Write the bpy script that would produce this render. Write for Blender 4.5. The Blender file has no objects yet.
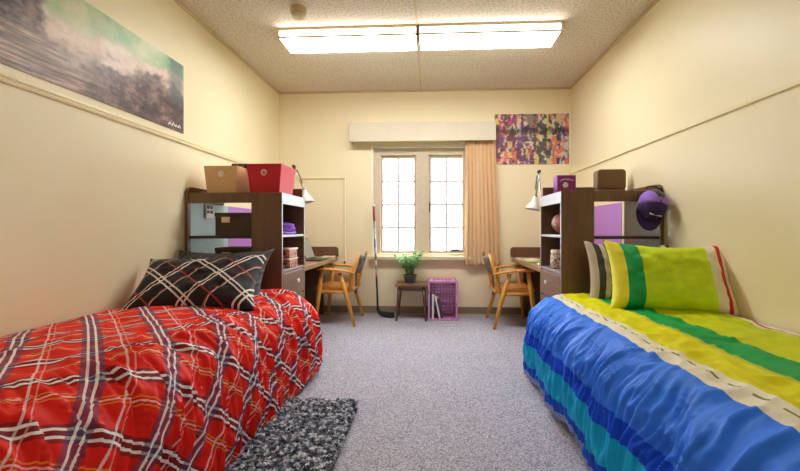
import bpy, bmesh, math, random
import numpy as np
from mathutils import Vector, Matrix, Euler

random.seed(4)
SC = bpy.context.scene
COL = SC.collection

# ---------------------------------------------------------------- camera
cam_data = bpy.data.cameras.new('camera')
cam = bpy.data.objects.new('camera', cam_data)
COL.objects.link(cam)
cam.location = (0.0, 0.0, 1.026)
cam.rotation_euler = (math.radians(90), 0.0, math.atan(0.05))
cam_data.sensor_fit = 'HORIZONTAL'
cam_data.sensor_width = 36.0
cam_data.lens = 380.0 / 800.0 * 36.0
cam_data.shift_x = -11.4 / 800.0
cam_data.shift_y = -6.0 / 800.0
cam_data.clip_start = 0.02
SC.camera = cam

# ---------------------------------------------------------------- sky, exposure
SKY_STRENGTH = 6.0
LAMP_STRENGTH = 8.2
world = bpy.data.worlds.new('sky')
SC.world = world
world.use_nodes = True
_bg = world.node_tree.nodes['Background']
_bg.inputs['Color'].default_value = (0.86, 0.94, 1.0, 1.0)
_bg.inputs['Strength'].default_value = SKY_STRENGTH
SC.view_settings.view_transform = 'Standard'
SC.view_settings.look = 'None'
SC.view_settings.gamma = 1.0
SC.view_settings.use_curve_mapping = False
SC.view_settings.exposure = 1.63
SC.cycles.max_bounces = 14
SC.cycles.diffuse_bounces = 9
SC.cycles.glossy_bounces = 4
SC.cycles.transparent_max_bounces = 16
SC.cycles.caustics_reflective = False
SC.cycles.caustics_refractive = False

# ---------------------------------------------------------------- room dimensions (metres)
XL, XR = -1.856, 1.657          # side walls
YB, YF = 4.58, -0.35            # window wall, unseen wall behind the viewer, set close for bounced light
ZC = 2.705                      # ceiling
CX = -0.10                      # middle line of the room

# ================================================================ helpers
def lin(c):
    def f(v):
        v /= 255.0
        return v / 12.92 if v <= 0.04045 else ((v + 0.055) / 1.055) ** 2.4
    return (f(c[0]), f(c[1]), f(c[2]), 1.0)

def new_mat(name):
    m = bpy.data.materials.new(name)
    m.use_nodes = True
    nt = m.node_tree
    return m, nt, nt.nodes['Principled BSDF']

def node(nt, kind, **kw):
    n = nt.nodes.new(kind)
    for k, v in kw.items():
        setattr(n, k, v)
    return n

def mixc(nt, fac, a, b, mode='MIX'):
    n = nt.nodes.new('ShaderNodeMix')
    n.data_type = 'RGBA'
    n.blend_type = mode
    for sock, val in ((n.inputs[0], fac), (n.inputs[6], a), (n.inputs[7], b)):
        if hasattr(val, 'is_output'):
            nt.links.new(val, sock)
        else:
            sock.default_value = val
    return n.outputs[2]

def mth(nt, op, a, b=0.0, c=0.0):
    n = nt.nodes.new('ShaderNodeMath')
    n.operation = op
    for i, v in enumerate((a, b, c)):
        if hasattr(v, 'is_output'):
            nt.links.new(v, n.inputs[i])
        else:
            n.inputs[i].default_value = v
    return n.outputs[0]

def ramp(nt, fac, stops, interp='CONSTANT'):
    n = nt.nodes.new('ShaderNodeValToRGB')
    n.color_ramp.interpolation = interp
    cr = n.color_ramp
    while len(cr.elements) > 1:
        cr.elements.remove(cr.elements[-1])
    cr.elements[0].position = stops[0][0]
    cr.elements[0].color = stops[0][1]
    for p, c in stops[1:]:
        e = cr.elements.new(p)
        e.color = c
    if fac is not None:
        nt.links.new(fac, n.inputs[0])
    return n

def noise_tex(nt, vec, scale, detail=3.0, rough=0.5, dim='3D'):
    n = nt.nodes.new('ShaderNodeTexNoise')
    n.noise_dimensions = dim
    n.inputs['Scale'].default_value = scale
    n.inputs['Detail'].default_value = detail
    n.inputs['Roughness'].default_value = rough
    if vec is not None:
        nt.links.new(vec, n.inputs['Vector'])
    return n

def coord(nt, kind='Object'):
    return nt.nodes.new('ShaderNodeTexCoord').outputs[kind]

def mapping(nt, vec, scale=(1, 1, 1), rot=(0, 0, 0), loc=(0, 0, 0)):
    n = nt.nodes.new('ShaderNodeMapping')
    n.inputs['Scale'].default_value = scale
    n.inputs['Rotation'].default_value = rot
    n.inputs['Location'].default_value = loc
    nt.links.new(vec, n.inputs['Vector'])
    return n.outputs[0]

def bump(nt, bsdf, height, strength=0.3, dist=0.01):
    n = nt.nodes.new('ShaderNodeBump')
    n.inputs['Strength'].default_value = strength
    n.inputs['Distance'].default_value = dist
    nt.links.new(height, n.inputs['Height'])
    nt.links.new(n.outputs[0], bsdf.inputs['Normal'])

def plain(name, rgb, rough=0.6, var=0.06, scale=14.0, metal=0.0, bmp=0.0, spec=0.5, stretch=(1, 1, 1)):
    """a paint, plastic or cloth of one colour with a little grain"""
    m, nt, b = new_mat(name)
    c = lin(rgb)
    v = mapping(nt, coord(nt), stretch)
    n = noise_tex(nt, v, scale, 4.0)
    dark = tuple(x * (1 - var) for x in c[:3]) + (1,)
    light = tuple(min(1, x * (1 + var)) for x in c[:3]) + (1,)
    r = ramp(nt, n.outputs['Fac'], [(0.3, dark), (0.7, light)], 'LINEAR')
    nt.links.new(r.outputs[0], b.inputs['Base Color'])
    b.inputs['Roughness'].default_value = rough
    b.inputs['Metallic'].default_value = metal
    b.inputs['Specular IOR Level'].default_value = spec
    if bmp:
        bump(nt, b, n.outputs['Fac'], bmp, 0.004)
    return m

def wood(name, rgb, rgb2, rough=0.45, axis='Y', scale=9.0):
    m, nt, b = new_mat(name)
    st = {'X': (0.6, 8, 8), 'Y': (8, 0.6, 8), 'Z': (8, 8, 0.6)}[axis]
    v = mapping(nt, coord(nt), st)
    n = noise_tex(nt, v, scale, 5.0, 0.6)
    r = ramp(nt, n.outputs['Fac'], [(0.28, lin(rgb2)), (0.68, lin(rgb))], 'LINEAR')
    nt.links.new(r.outputs[0], b.inputs['Base Color'])
    b.inputs['Roughness'].default_value = rough
    bump(nt, b, n.outputs['Fac'], 0.08, 0.002)
    return m

ORG = {}

class MB:
    """collects geometry in world coordinates, builds one mesh object"""
    def __init__(self):
        self.v, self.f, self.uv = [], [], None
    def add(self, verts, faces):
        o = len(self.v)
        self.v += [tuple(p) for p in verts]
        self.f += [tuple(i + o for i in f) for f in faces]
        return self
    def box(self, x0, x1, y0, y1, z0, z1):
        v = [(x, y, z) for z in (z0, z1) for y in (y0, y1) for x in (x0, x1)]
        return self.add(v, [(0, 2, 3, 1), (4, 5, 7, 6), (0, 1, 5, 4), (2, 6, 7, 3), (0, 4, 6, 2), (1, 3, 7, 5)])
    def tube(self, pts, radii, seg=10, cap=True, squash=None):
        """swept round bar through pts; squash=(a,b) makes it oval"""
        P = [Vector(p) for p in pts]
        if not hasattr(radii, '__len__'):
            radii = [radii] * len(P)
        o = len(self.v)
        t0 = (P[1] - P[0]).normalized()
        ref = Vector((0, 0, 1)) if abs(t0.z) < 0.9 else Vector((1, 0, 0))
        nrm = (ref - t0 * ref.dot(t0)).normalized()
        for i, p in enumerate(P):
            t = (P[min(i + 1, len(P) - 1)] - P[max(i - 1, 0)]).normalized()
            nrm = (nrm - t * nrm.dot(t)).normalized()
            bn = t.cross(nrm)
            for k in range(seg):
                a = 2 * math.pi * k / seg
                ca, sa = math.cos(a), math.sin(a)
                if squash:
                    ca, sa = ca * squash[0], sa * squash[1]
                q = p + (nrm * ca + bn * sa) * radii[i]
                self.v.append(tuple(q))
        for i in range(len(P) - 1):
            for k in range(seg):
                a, b = o + i * seg + k, o + i * seg + (k + 1) % seg
                self.f.append((a, b, b + seg, a + seg))
        if cap:
            self.f.append(tuple(o + k for k in reversed(range(seg))))
            self.f.append(tuple(o + (len(P) - 1) * seg + k for k in range(seg)))
        return self
    def lathe(self, prof, center, seg=24, axis='Z', cap=True):
        """profile [(r, h)...] turned about an axis through center"""
        o = len(self.v)
        c = Vector(center)
        for r, h in prof:
            for k in range(seg):
                a = 2 * math.pi * k / seg
                x, y = r * math.cos(a), r * math.sin(a)
                p = {'Z': (x, y, h), 'Y': (x, h, y), 'X': (h, x, y)}[axis]
                self.v.append(tuple(c + Vector(p)))
        for i in range(len(prof) - 1):
            for k in range(seg):
                a, b = o + i * seg + k, o + i * seg + (k + 1) % seg
                self.f.append((a, b, b + seg, a + seg))
        if cap:
            self.f.append(tuple(o + k for k in reversed(range(seg))))
            self.f.append(tuple(o + (len(prof) - 1) * seg + k for k in range(seg)))
        return self
    def prism(self, outline, axis, a, b):
        """polygon outline (two coords) pushed along axis from a to b"""
        o = len(self.v)
        n = len(outline)
        for h in (a, b):
            for p, q in outline:
                self.v.append({'X': (h, p, q), 'Y': (p, h, q), 'Z': (p, q, h)}[axis])
        self.f.append(tuple(o + k for k in reversed(range(n))))
        self.f.append(tuple(o + n + k for k in range(n)))
        for k in range(n):
            k2 = (k + 1) % n
            self.f.append((o + k, o + k2, o + n + k2, o + n + k))
        return self
    def build(self, name, mat, parent=None, smooth=False, bevel=0.0, seg=2, solid=0.0, mtx=None):
        me = bpy.data.meshes.new(name)
        org = ORG.get(parent.name, Vector((0, 0, 0))) if parent else Vector((0, 0, 0))
        vs = self.v
        if mtx is not None:
            vs = [tuple(mtx @ Vector(p)) for p in vs]
        if not parent:
            xs = np.array(vs)
            org = Vector(((xs[:, 0].min() + xs[:, 0].max()) / 2, (xs[:, 1].min() + xs[:, 1].max()) / 2, xs[:, 2].min()))
        me.from_pydata([(p[0] - org.x, p[1] - org.y, p[2] - org.z) for p in vs], [], self.f)
        me.update()
        bm = bmesh.new()
        bm.from_mesh(me)
        bmesh.ops.recalc_face_normals(bm, faces=bm.faces)
        if bevel:
            es = [e for e in bm.edges if len(e.link_faces) == 2 and e.calc_face_angle(0) > 0.5]
            bmesh.ops.bevel(bm, geom=es, offset=bevel, segments=seg, affect='EDGES', profile=0.5)
        bm.to_mesh(me)
        bm.free()
        if self.uv is not None:
            ul = me.uv_layers.new(name='UVMap')
            idx = np.empty(len(me.loops), dtype=np.int32)
            me.loops.foreach_get('vertex_index', idx)
            ul.data.foreach_set('uv', np.asarray(self.uv, dtype=np.float32)[idx].ravel())
        if smooth:
            me.polygons.foreach_set('use_smooth', [True] * len(me.polygons))
        me.materials.append(mat)
        ob = bpy.data.objects.new(name, me)
        COL.objects.link(ob)
        if parent:
            ob.parent = parent
        else:
            ob.location = org
        ORG[ob.name] = org
        if solid:
            md = ob.modifiers.new('thickness', 'SOLIDIFY')
            md.thickness = solid
            md.offset = -1.0
        return ob

def tag(o, label, cat, group=None, kind=None):
    o['label'] = label
    o['category'] = cat
    if group:
        o['group'] = group
    if kind:
        o['kind'] = kind
    return o

def struct(o):
    o['kind'] = 'structure'
    return o

def thing(name, loc, label=None, cat=None, group=None):
    o = bpy.data.objects.new(name, None)
    o.empty_display_size = 0.05
    COL.objects.link(o)
    o.location = loc
    ORG[o.name] = Vector(loc)
    if label:
        tag(o, label, cat, group)
    return o

def BX(x0, x1, y0, y1, z0, z1):
    return MB().box(min(x0, x1), max(x0, x1), min(y0, y1), max(y0, y1), z0, z1)

def round_rect(x0, x1, z0, z1, r, corners=(1, 1, 1, 1), n=5):
    """outline, corners = bottom-left, bottom-right, top-right, top-left"""
    out = []
    for (cx, cz, a0, on) in ((x0, z0, 180, corners[0]), (x1, z0, 270, corners[1]), (x1, z1, 0, corners[2]), (x0, z1, 90, corners[3])):
        if not on:
            out.append((cx, cz))
            continue
        mx = cx + r if cx == x0 else cx - r
        mz = cz + r if cz == z0 else cz - r
        for k in range(n + 1):
            a = math.radians(a0 + 90 * k / n)
            out.append((mx + r * math.cos(a), mz + r * math.sin(a)))
    return out

_TAB = {}
def vnoise(x, y, seed=0):
    """smooth value noise on arrays, range about -1..1"""
    if seed not in _TAB:
        _TAB[seed] = np.random.RandomState(seed).rand(256, 256) * 2 - 1
    tab = _TAB[seed]
    xi, yi = np.floor(x).astype(int), np.floor(y).astype(int)
    xf, yf = x - xi, y - yi
    xf = xf * xf * xf * (xf * (xf * 6 - 15) + 10)
    yf = yf * yf * yf * (yf * (yf * 6 - 15) + 10)
    g = lambda a, b: tab[a % 256, b % 256]
    return (g(xi, yi) * (1 - xf) + g(xi + 1, yi) * xf) * (1 - yf) + (g(xi, yi + 1) * (1 - xf) + g(xi + 1, yi + 1) * xf) * yf

def ridge(n):
    return 1.0 - np.abs(n) * 2.0

# ================================================================ materials
def make_wall():
    m, nt, b = new_mat('cream_wall_paint')
    v = coord(nt)
    n1 = noise_tex(nt, v, 1.3, 4.0)
    r = ramp(nt, n1.outputs['Fac'], [(0.3, lin((240, 228, 192))), (0.7, lin((243, 232, 198)))], 'LINEAR')
    nt.links.new(r.outputs[0], b.inputs['Base Color'])
    n2 = noise_tex(nt, v, 160.0, 2.0)
    bump(nt, b, n2.outputs['Fac'], 0.06, 0.002)
    b.inputs['Roughness'].default_value = 0.42
    return m

def make_ceiling():
    m, nt, b = new_mat('stippled_ceiling')
    v = coord(nt)
    n1 = noise_tex(nt, v, 62.0, 3.0, 0.6)
    r = ramp(nt, n1.outputs['Fac'], [(0.38, lin((198, 187, 172))), (0.54, lin((232, 223, 210)))], 'LINEAR')
    nt.links.new(r.outputs[0], b.inputs['Base Color'])
    bump(nt, b, n1.outputs['Fac'], 0.9, 0.012)
    b.inputs['Roughness'].default_value = 0.9
    return m

def make_carpet():
    m, nt, b = new_mat('speckled_grey_carpet')
    v = coord(nt)
    n1 = noise_tex(nt, v, 130.0, 3.0, 0.7)
    r = ramp(nt, n1.outputs['Fac'], [(0.34, lin((116, 114, 126))), (0.5, lin((176, 174, 188))), (0.66, lin((216, 215, 228)))], 'LINEAR')
    n2 = noise_tex(nt, v, 2.2, 3.0)
    c = mixc(nt, n2.outputs['Fac'], (0.88, 0.87, 0.86, 1), (1.06, 1.06, 1.08, 1))
    nt.links.new(mixc(nt, 1.0, r.outputs[0], c, 'MULTIPLY'), b.inputs['Base Color'])
    bump(nt, b, n1.outputs['Fac'], 0.6, 0.006)
    b.inputs['Roughness'].default_value = 0.95
    b.inputs['Specular IOR Level'].default_value = 0.1
    return m

M = {}
M['wall'] = make_wall()
M['ceiling'] = make_ceiling()
M['carpet'] = make_carpet()
M['trim'] = plain('cream_trim_paint', (238, 225, 186), 0.4, 0.03)
M['cove'] = plain('ceiling_moulding', (206, 186, 150), 0.5, 0.03)
M['base'] = plain('taupe_vinyl_base', (142, 126, 108), 0.5, 0.05)
M['base_shoe'] = plain('pale_base_shoe', (196, 180, 152), 0.5, 0.05)
M['valance'] = plain('pale_valance_paint', (214, 205, 184), 0.5, 0.02)
M['reveal'] = plain('white_window_reveal', (240, 238, 222), 0.5, 0.02)
M['stone'] = plain('putty_window_frame', (205, 190, 168), 0.6, 0.05, 20)
M['sash'] = plain('taupe_sash_paint', (186, 164, 144), 0.5, 0.04)
M['muntin'] = plain('grey_lead_bar', (214, 210, 208), 0.5, 0.04)
M['sill'] = plain('sill_paint', (214, 196, 160), 0.5, 0.04)
M['iron'] = plain('dark_iron', (50, 48, 48), 0.5, 0.1)
M['brown'] = wood('brown_laminate', (120, 87, 64), (102, 72, 51), 0.35, 'Z', 5)
M['brown_dark'] = plain('dark_brown_edge', (62, 46, 38), 0.5, 0.1)
M['brown_in'] = plain('dark_cubby_lining', (74, 60, 54), 0.6, 0.1)
M['edge'] = plain('edge_reflection_grey', (142, 132, 134), 0.35, 0.04)  # window reflection on the laminate edges, put into the colour
M['drawer'] = wood('drawer_laminate', (134, 108, 94), (116, 92, 78), 0.3, 'Y', 5)
M['desk'] = wood('desk_laminate', (176, 138, 104), (150, 112, 82), 0.3, 'Y', 5)
M['chair'] = wood('honey_wood', (232, 172, 76), (206, 138, 50), 0.35, 'Z', 6)
M['chair_x'] = wood('honey_wood_arm', (230, 170, 76), (204, 136, 50), 0.35, 'X', 6)
M['walnut'] = wood('walnut_wood', (112, 78, 56), (84, 54, 38), 0.4, 'Z', 6)
M['walnut_x'] = wood('walnut_top', (132, 96, 66), (102, 70, 46), 0.35, 'X', 6)
M['white'] = plain('white_enamel', (238, 236, 228), 0.4, 0.02)
M['black'] = plain('black_plastic', (30, 28, 30), 0.4, 0.1)
M['chrome'] = plain('brushed_chrome', (190, 186, 176), 0.25, 0.03, metal=0.9)
M['tan_bin'] = plain('tan_fibreboard', (222, 184, 134), 0.7, 0.05, 40)
M['red_bin'] = plain('red_fibreboard', (206, 24, 44), 0.6, 0.05, 40)
M['bin_in'] = plain('bin_lining', (210, 190, 170), 0.8, 0.05)
M['box_dark'] = plain('dark_brown_card', (70, 54, 40), 0.7, 0.08, 30)
M['label_card'] = plain('cream_label_card', (226, 212, 180), 0.7, 0.03)
M['lilac'] = plain('lilac_poster_board', (186, 130, 214), 0.55, 0.03)
M['paleblue'] = plain('pale_blue_tint', (176, 200, 204), 0.35, 0.04)
M['purple'] = plain('purple_card', (140, 44, 140), 0.5, 0.06)
M['purple_cloth'] = plain('purple_knit', (122, 70, 186), 0.9, 0.2, 60, bmp=0.4)
M['cap_dark'] = plain('dark_purple_twill', (56, 34, 92), 0.85, 0.1, 120, bmp=0.2)
M['cap_light'] = plain('lilac_mesh_cloth', (146, 108, 206), 0.85, 0.12, 90, bmp=0.3)
M['brown_card'] = plain('brown_box_card', (124, 96, 64), 0.7, 0.06, 40)
M['football'] = plain('football_leather', (150, 72, 56), 0.55, 0.12, 80, bmp=0.3)
M['crate'] = plain('purple_crate_plastic', (206, 140, 198), 0.4, 0.05)
M['book_white'] = plain('white_book_cover', (228, 224, 224), 0.5, 0.03)
M['book_dark'] = plain('dark_book_cover', (60, 52, 62), 0.5, 0.08)
M['paper'] = plain('page_paper', (226, 218, 200), 0.8, 0.04)
M['green_paper'] = plain('green_folder', (142, 176, 84), 0.6, 0.08)
M['pot'] = plain('charcoal_pot', (70, 74, 78), 0.6, 0.08)
M['soil'] = plain('soil', (66, 48, 36), 0.95, 0.3, 60, bmp=0.6)
M['stem'] = plain('green_stem', (104, 140, 60), 0.6, 0.1)
M['mattress'] = plain('white_mattress_ticking', (222, 218, 208), 0.8, 0.03)
M['rug_base'] = plain('rug_backing', (52, 54, 62), 0.95, 0.1)

# ================================================================ room shell
WX0, WX1, WZ0, WZ1 = -0.722, 0.50, 0.735, 2.045       # window opening in the far wall
WT = 0.30                                             # wall thickness
struct(BX(XL - 0.1, XR + 0.1, YF - 0.1, YB + WT, -0.12, 0).build('floor', M['carpet']))
struct(BX(XL - 0.1, XR + 0.1, YF - 0.1, YB + WT, ZC, ZC + 0.12).build('ceiling', M['ceiling']))
struct(BX(XL - 0.15, XL, YF - 0.1, YB + WT, 0, ZC).build('wall_left', M['wall']))
struct(BX(XR, XR + 0.15, YF - 0.1, YB + WT, 0, ZC).build('wall_right', M['wall']))
struct(BX(XL, XR, YF - 0.12, YF, 0, ZC).build('wall_front', plain('white_bounce_paint', (248, 246, 240), 0.5, 0.01)))  # unseen wall, made white and near to bounce light into the room
# far wall with the window hole: one ring-shaped mesh
ov = [(XL, 0), (XR, 0), (XR, ZC), (XL, ZC)]
iv = [(WX0, WZ0), (WX1, WZ0), (WX1, WZ1), (WX0, WZ1)]
mb = MB()
vv = [(x, YB, z) for x, z in ov + iv] + [(x, YB + WT, z) for x, z in ov + iv]
ff = []
for k in range(4):
    k2 = (k + 1) % 4
    ff += [(k, k2, 4 + k2, 4 + k), (8 + k2, 8 + k, 12 + k, 12 + k2), (k2, k, 8 + k, 8 + k2), (4 + k, 4 + k2, 12 + k2, 12 + k)]
struct(mb.add(vv, ff).build('wall_back', M['wall']))

# baseboards, mouldings
def baseboard(name, x0, x1, y0, y1):
    b = struct(BX(x0, x1, y0, y1, 0.018, 0.10).build(name, M['base'], bevel=0.003))
    return b
bb = baseboard('baseboard_back', XL, XR, YB - 0.012, YB)
BX(XL, XR, YB - 0.022, YB, 0, 0.018).build('base_shoe', M['base_shoe'], bb)
baseboard('baseboard_left', XL, XL + 0.012, YF, YB - 0.03)
baseboard('baseboard_right', XR - 0.012, XR, YF, YB - 0.03)
def cove(name, x0, x1, y0, y1):
    struct(BX(x0, x1, y0, y1, ZC - 0.022, ZC).build(name, M['cove'], bevel=0.006))
cove('trim_1', XL, XR, YB - 0.02, YB)
cove('trim_2', XL, XL + 0.02, YF, YB - 0.02)
cove('trim_3', XR - 0.02, XR, YF, YB - 0.02)
# picture rail on the left wall, wire moulding on right and far walls
t4 = struct(MB().prism([(XL, 1.664), (XL + 0.012, 1.666), (XL + 0.016, 1.676), (XL + 0.010, 1.684), (XL + 0.015, 1.692), (XL + 0.012, 1.703), (XL, 1.706)], 'Y', YF, YB).build('trim_4', M['trim']))
struct(BX(XR - 0.014, XR, YF, YB, 1.675, 1.697).build('trim_5', M['trim'], bevel=0.004))
struct(BX(XL, -1.03, YB - 0.014, YB, 1.642, 1.664).build('trim_6', M['trim'], bevel=0.004))
struct(BX(-1.052, -1.03, YB - 0.014, YB, 0.66, 1.642).build('trim_7', M['trim'], bevel=0.004))
struct(BX(CX - 0.02, CX - 0.006, YF, YB - 0.02, ZC - 0.006, ZC).build('trim_8', M['cove'], bevel=0.002))

def outlet(name, label, cx, cy, cz, w, h, axis, mat, hole, cells):
    """cover plate with dark socket faces; axis: the wall's normal"""
    t = thing(name, (cx, cy, cz - h / 2), label, 'outlet')
    if axis == 'Y':
        BX(cx - w / 2, cx + w / 2, cy - 0.012, cy, cz - h / 2, cz + h / 2).build('cover_plate', mat, t, bevel=0.003)
        for dx, dz in cells:
            BX(cx + dx - 0.011, cx + dx + 0.011, cy - 0.015, cy - 0.010, cz + dz - 0.013, cz + dz + 0.013).build('socket', hole, t, bevel=0.003)
    else:
        s = 1 if axis == '+X' else -1
        BX(cx, cx + s * 0.012, cy - w / 2, cy + w / 2, cz - h / 2, cz + h / 2).build('cover_plate', mat, t, bevel=0.003)
        for dx, dz in cells:
            BX(cx + s * 0.010, cx + s * 0.015, cy + dx - 0.017, cy + dx + 0.017, cz + dz - 0.013, cz + dz + 0.013).build('socket', hole, t, bevel=0.003)
    return t

# ================================================================ window
def make_glass():
    m = bpy.data.materials.new('window_glass')
    m.use_nodes = True
    nt = m.node_tree
    nt.nodes.remove(nt.nodes['Principled BSDF'])
    out = nt.nodes['Material Output']
    tr = nt.nodes.new('ShaderNodeBsdfTransparent')
    n = noise_tex(nt, coord(nt), 3.0, 2.0)
    r = ramp(nt, n.outputs['Fac'], [(0.3, (0.96, 0.97, 0.97, 1)), (0.7, (0.98, 0.99, 0.99, 1))], 'LINEAR')
    nt.links.new(r.outputs[0], tr.inputs['Color'])
    gl = nt.nodes.new('ShaderNodeBsdfGlossy')
    gl.inputs['Roughness'].default_value = 0.02
    mx = nt.nodes.new('ShaderNodeMixShader')
    mx.inputs[0].default_value = 0.05
    nt.links.new(tr.outputs[0], mx.inputs[1])
    nt.links.new(gl.outputs[0], mx.inputs[2])
    nt.links.new(mx.outputs[0], out.inputs['Surface'])
    return m
M['glass'] = make_glass()

MW = 0.0135                                            # half width of a glazing bar
win = struct(thing('window_1', (-0.11, YB, WZ0)))
def ring(x0, x1, z0, z1, w, y0, y1, wb=None):
    """rectangular frame as one connected mesh"""
    mb = MB()
    wb = w if wb is None else wb
    o = [(x0, z0), (x1, z0), (x1, z1), (x0, z1)]
    i = [(x0 + w, z0 + wb), (x1 - w, z0 + wb), (x1 - w, z1 - w), (x0 + w, z1 - w)]
    v = [(x, y0, z) for x, z in o + i] + [(x, y1, z) for x, z in o + i]
    f = []
    for k in range(4):
        k2 = (k + 1) % 4
        f += [(k, k2, 4 + k2, 4 + k), (8 + k2, 8 + k, 12 + k, 12 + k2), (k2, k, 8 + k, 8 + k2), (4 + k, 4 + k2, 12 + k2, 12 + k)]
    return mb.add(v, f)
ring(WX0, WX1, WZ0 - 0.03, WZ1, 0.03, YB - 0.006, YB + 0.07, 0.008).build('casing', M['reveal'], win, bevel=0.003)
ring(WX0 + 0.03, WX1 - 0.03, WZ0 - 0.02, WZ1 - 0.03, 0.085, YB + 0.04, YB + 0.16, 0.022).build('frame', M['stone'], win, bevel=0.006)
BX(-0.177, -0.02, YB + 0.035, YB + 0.16, WZ0 - 0.01, WZ1 - 0.05).build('mullion', M['stone'], win, bevel=0.012)
for sx0, sx1 in ((-0.614, -0.172), (-0.02, 0.414)):
    z0, z1 = WZ0, 1.928
    sash = ring(sx0, sx1, z0, z1, 0.032, YB + 0.07, YB + 0.115).build('sash', M['sash'], win, bevel=0.004)
    gx0, gx1, gz0, gz1 = sx0 + 0.032, sx1 - 0.032, z0 + 0.032, z1 - 0.032
    mx_ = (gx0 + gx1) / 2
    BX(mx_ - MW, mx_ + MW, YB + 0.080, YB + 0.105, gz0, gz1).build('muntin', M['muntin'], sash)
    rows = [gz0 + (gz1 - gz0) * k / 4 for k in range(5)]
    for k in (1, 2, 3):
        for a, b in ((gx0, mx_ - MW), (mx_ + MW, gx1)):
            BX(a, b, YB + 0.080, YB + 0.105, rows[k] - MW, rows[k] + MW).build('muntin', M['muntin'], sash)
    for k in range(4):
        for a, b in ((gx0, mx_ - MW), (mx_ + MW, gx1)):
            lo = rows[k] + (MW if k else 0)
            hi = rows[k + 1] - (MW if k < 3 else 0)
            BX(a, b, YB + 0.090, YB + 0.094, lo, hi).build('pane', M['glass'], sash)
BX(-0.016, -0.004, YB + 0.045, YB + 0.075, 1.24, 1.36).build('latch', M['iron'], win, bevel=0.004)
BX(WX0 - 0.03, WX1 + 0.03, YB - 0.075, YB + 0.05, WZ0 - 0.075, WZ0 - 0.028).build('window_sill', M['sill'], win, bevel=0.008)
BX(WX0, WX1, YB + 0.05, YB + 0.12, WZ0 - 0.075, WZ0 - 0.022).build('apron', M['sill'], win, bevel=0.004)
crank = MB().tube([(0.235, YB - 0.01, 0.772), (0.30, YB - 0.03, 0.780), (0.345, YB - 0.03, 0.776), (0.385, YB - 0.02, 0.770)], [0.010, 0.017, 0.013, 0.008], 8)
crank.build('crank_base', M['iron'], win, smooth=True)
MB().tube([(0.325, YB - 0.03, 0.782), (0.330, YB - 0.035, 0.815), (0.345, YB - 0.04, 0.825)], [0.007, 0.006, 0.009], 8).build('crank_handle', M['iron'], win, smooth=True)

# valance box above the window
val = thing('valance_box', (-0.1, YB, 2.06), 'long cream pelmet box mounted over the window', 'pelmet')
BX(-0.957, 0.756, YB - 0.15, YB - 0.13, 2.06, 2.28).build('front_board', M['valance'], val, bevel=0.003)
BX(-0.957, 0.756, YB - 0.13, YB, 2.26, 2.28).build('top_board', M['valance'], val)
BX(-0.957, -0.937, YB - 0.13, YB, 2.06, 2.26).build('end_board', M['valance'], val)
BX(0.736, 0.756, YB - 0.13, YB, 2.06, 2.26).build('end_board', M['valance'], val)

# curtain, gathered to the right of the window
def make_curtain_mat():
    m, nt, b = new_mat('peach_curtain_cloth')
    v = coord(nt)
    n = noise_tex(nt, mapping(nt, v, (60, 60, 3)), 6, 3)
    r = ramp(nt, n.outputs['Fac'], [(0.3, lin((208, 172, 128))), (0.7, lin((226, 192, 150)))], 'LINEAR')
    nt.links.new(r.outputs[0], b.inputs['Base Color'])
    b.inputs['Roughness'].default_value = 0.9
    b.inputs['Sheen Weight'].default_value = 0.2
    return m
M['curtain'] = make_curtain_mat()
nu, nv = 150, 40
cv, cf = [], []
for j in range(nv + 1):
    t = j / nv
    z = 2.10 - t * 1.50
    w0, w1 = 0.405 + 0.004 * math.sin(4 * t), 0.765 + 0.055 * t
    for i in range(nu + 1):
        s = i / nu
        ph = s * 2 * math.pi * 8.5 + 0.8 * math.sin(3.1 * s + 1.3 * t)
        amp = 0.019 * (0.75 + 0.35 * math.sin(9 * s + 1)) * (0.8 + 0.4 * t)
        cv.append((w0 + (w1 - w0) * s + 0.006 * math.sin(2 * ph), YB - 0.070 + amp * math.sin(ph) + 0.004 * math.sin(20 * s + 5 * t), z))
for j in range(nv):
    for i in range(nu):
        a = j * (nu + 1) + i
        cf.append((a, a + 1, a + nu + 2, a + nu + 1))
tag(MB().add(cv, cf).build('curtain', M['curtain'], smooth=True, solid=0.003), 'peach pleated curtain gathered at the right side of the window', 'curtain')

# ================================================================ ceiling lights (two, end to end)
def make_lens():
    m, nt, b = new_mat('lit_light_diffuser')
    n = noise_tex(nt, coord(nt), 30, 2)
    r = ramp(nt, n.outputs['Fac'], [(0.3, (0.98, 0.98, 0.97, 1)), (0.7, (1.0, 1.0, 0.99, 1))], 'LINEAR')
    nt.links.new(r.outputs[0], b.inputs['Emission Color'])
    b.inputs['Emission Strength'].default_value = LAMP_STRENGTH
    b.inputs['Base Color'].default_value = (0.9, 0.9, 0.88, 1)
    return m
M['lens'] = make_lens()
def make_lens_side():
    m, nt, b = new_mat('lit_light_side_strip')
    n = noise_tex(nt, coord(nt), 30, 2)
    r = ramp(nt, n.outputs['Fac'], [(0.3, (1.0, 0.945, 0.83, 1)), (0.7, (1.0, 0.955, 0.85, 1))], 'LINEAR')
    nt.links.new(r.outputs[0], b.inputs['Emission Color'])
    b.inputs['Emission Strength'].default_value = LAMP_STRENGTH * 0.45
    b.inputs['Base Color'].default_value = (0.8, 0.76, 0.66, 1)
    return m
M['lens_side'] = make_lens_side()
M['light_trim'] = plain('light_metal_trim', (206, 184, 144), 0.4, 0.03)
LY0, LY1, LZ = 3.105, 3.39, 2.622
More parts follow.
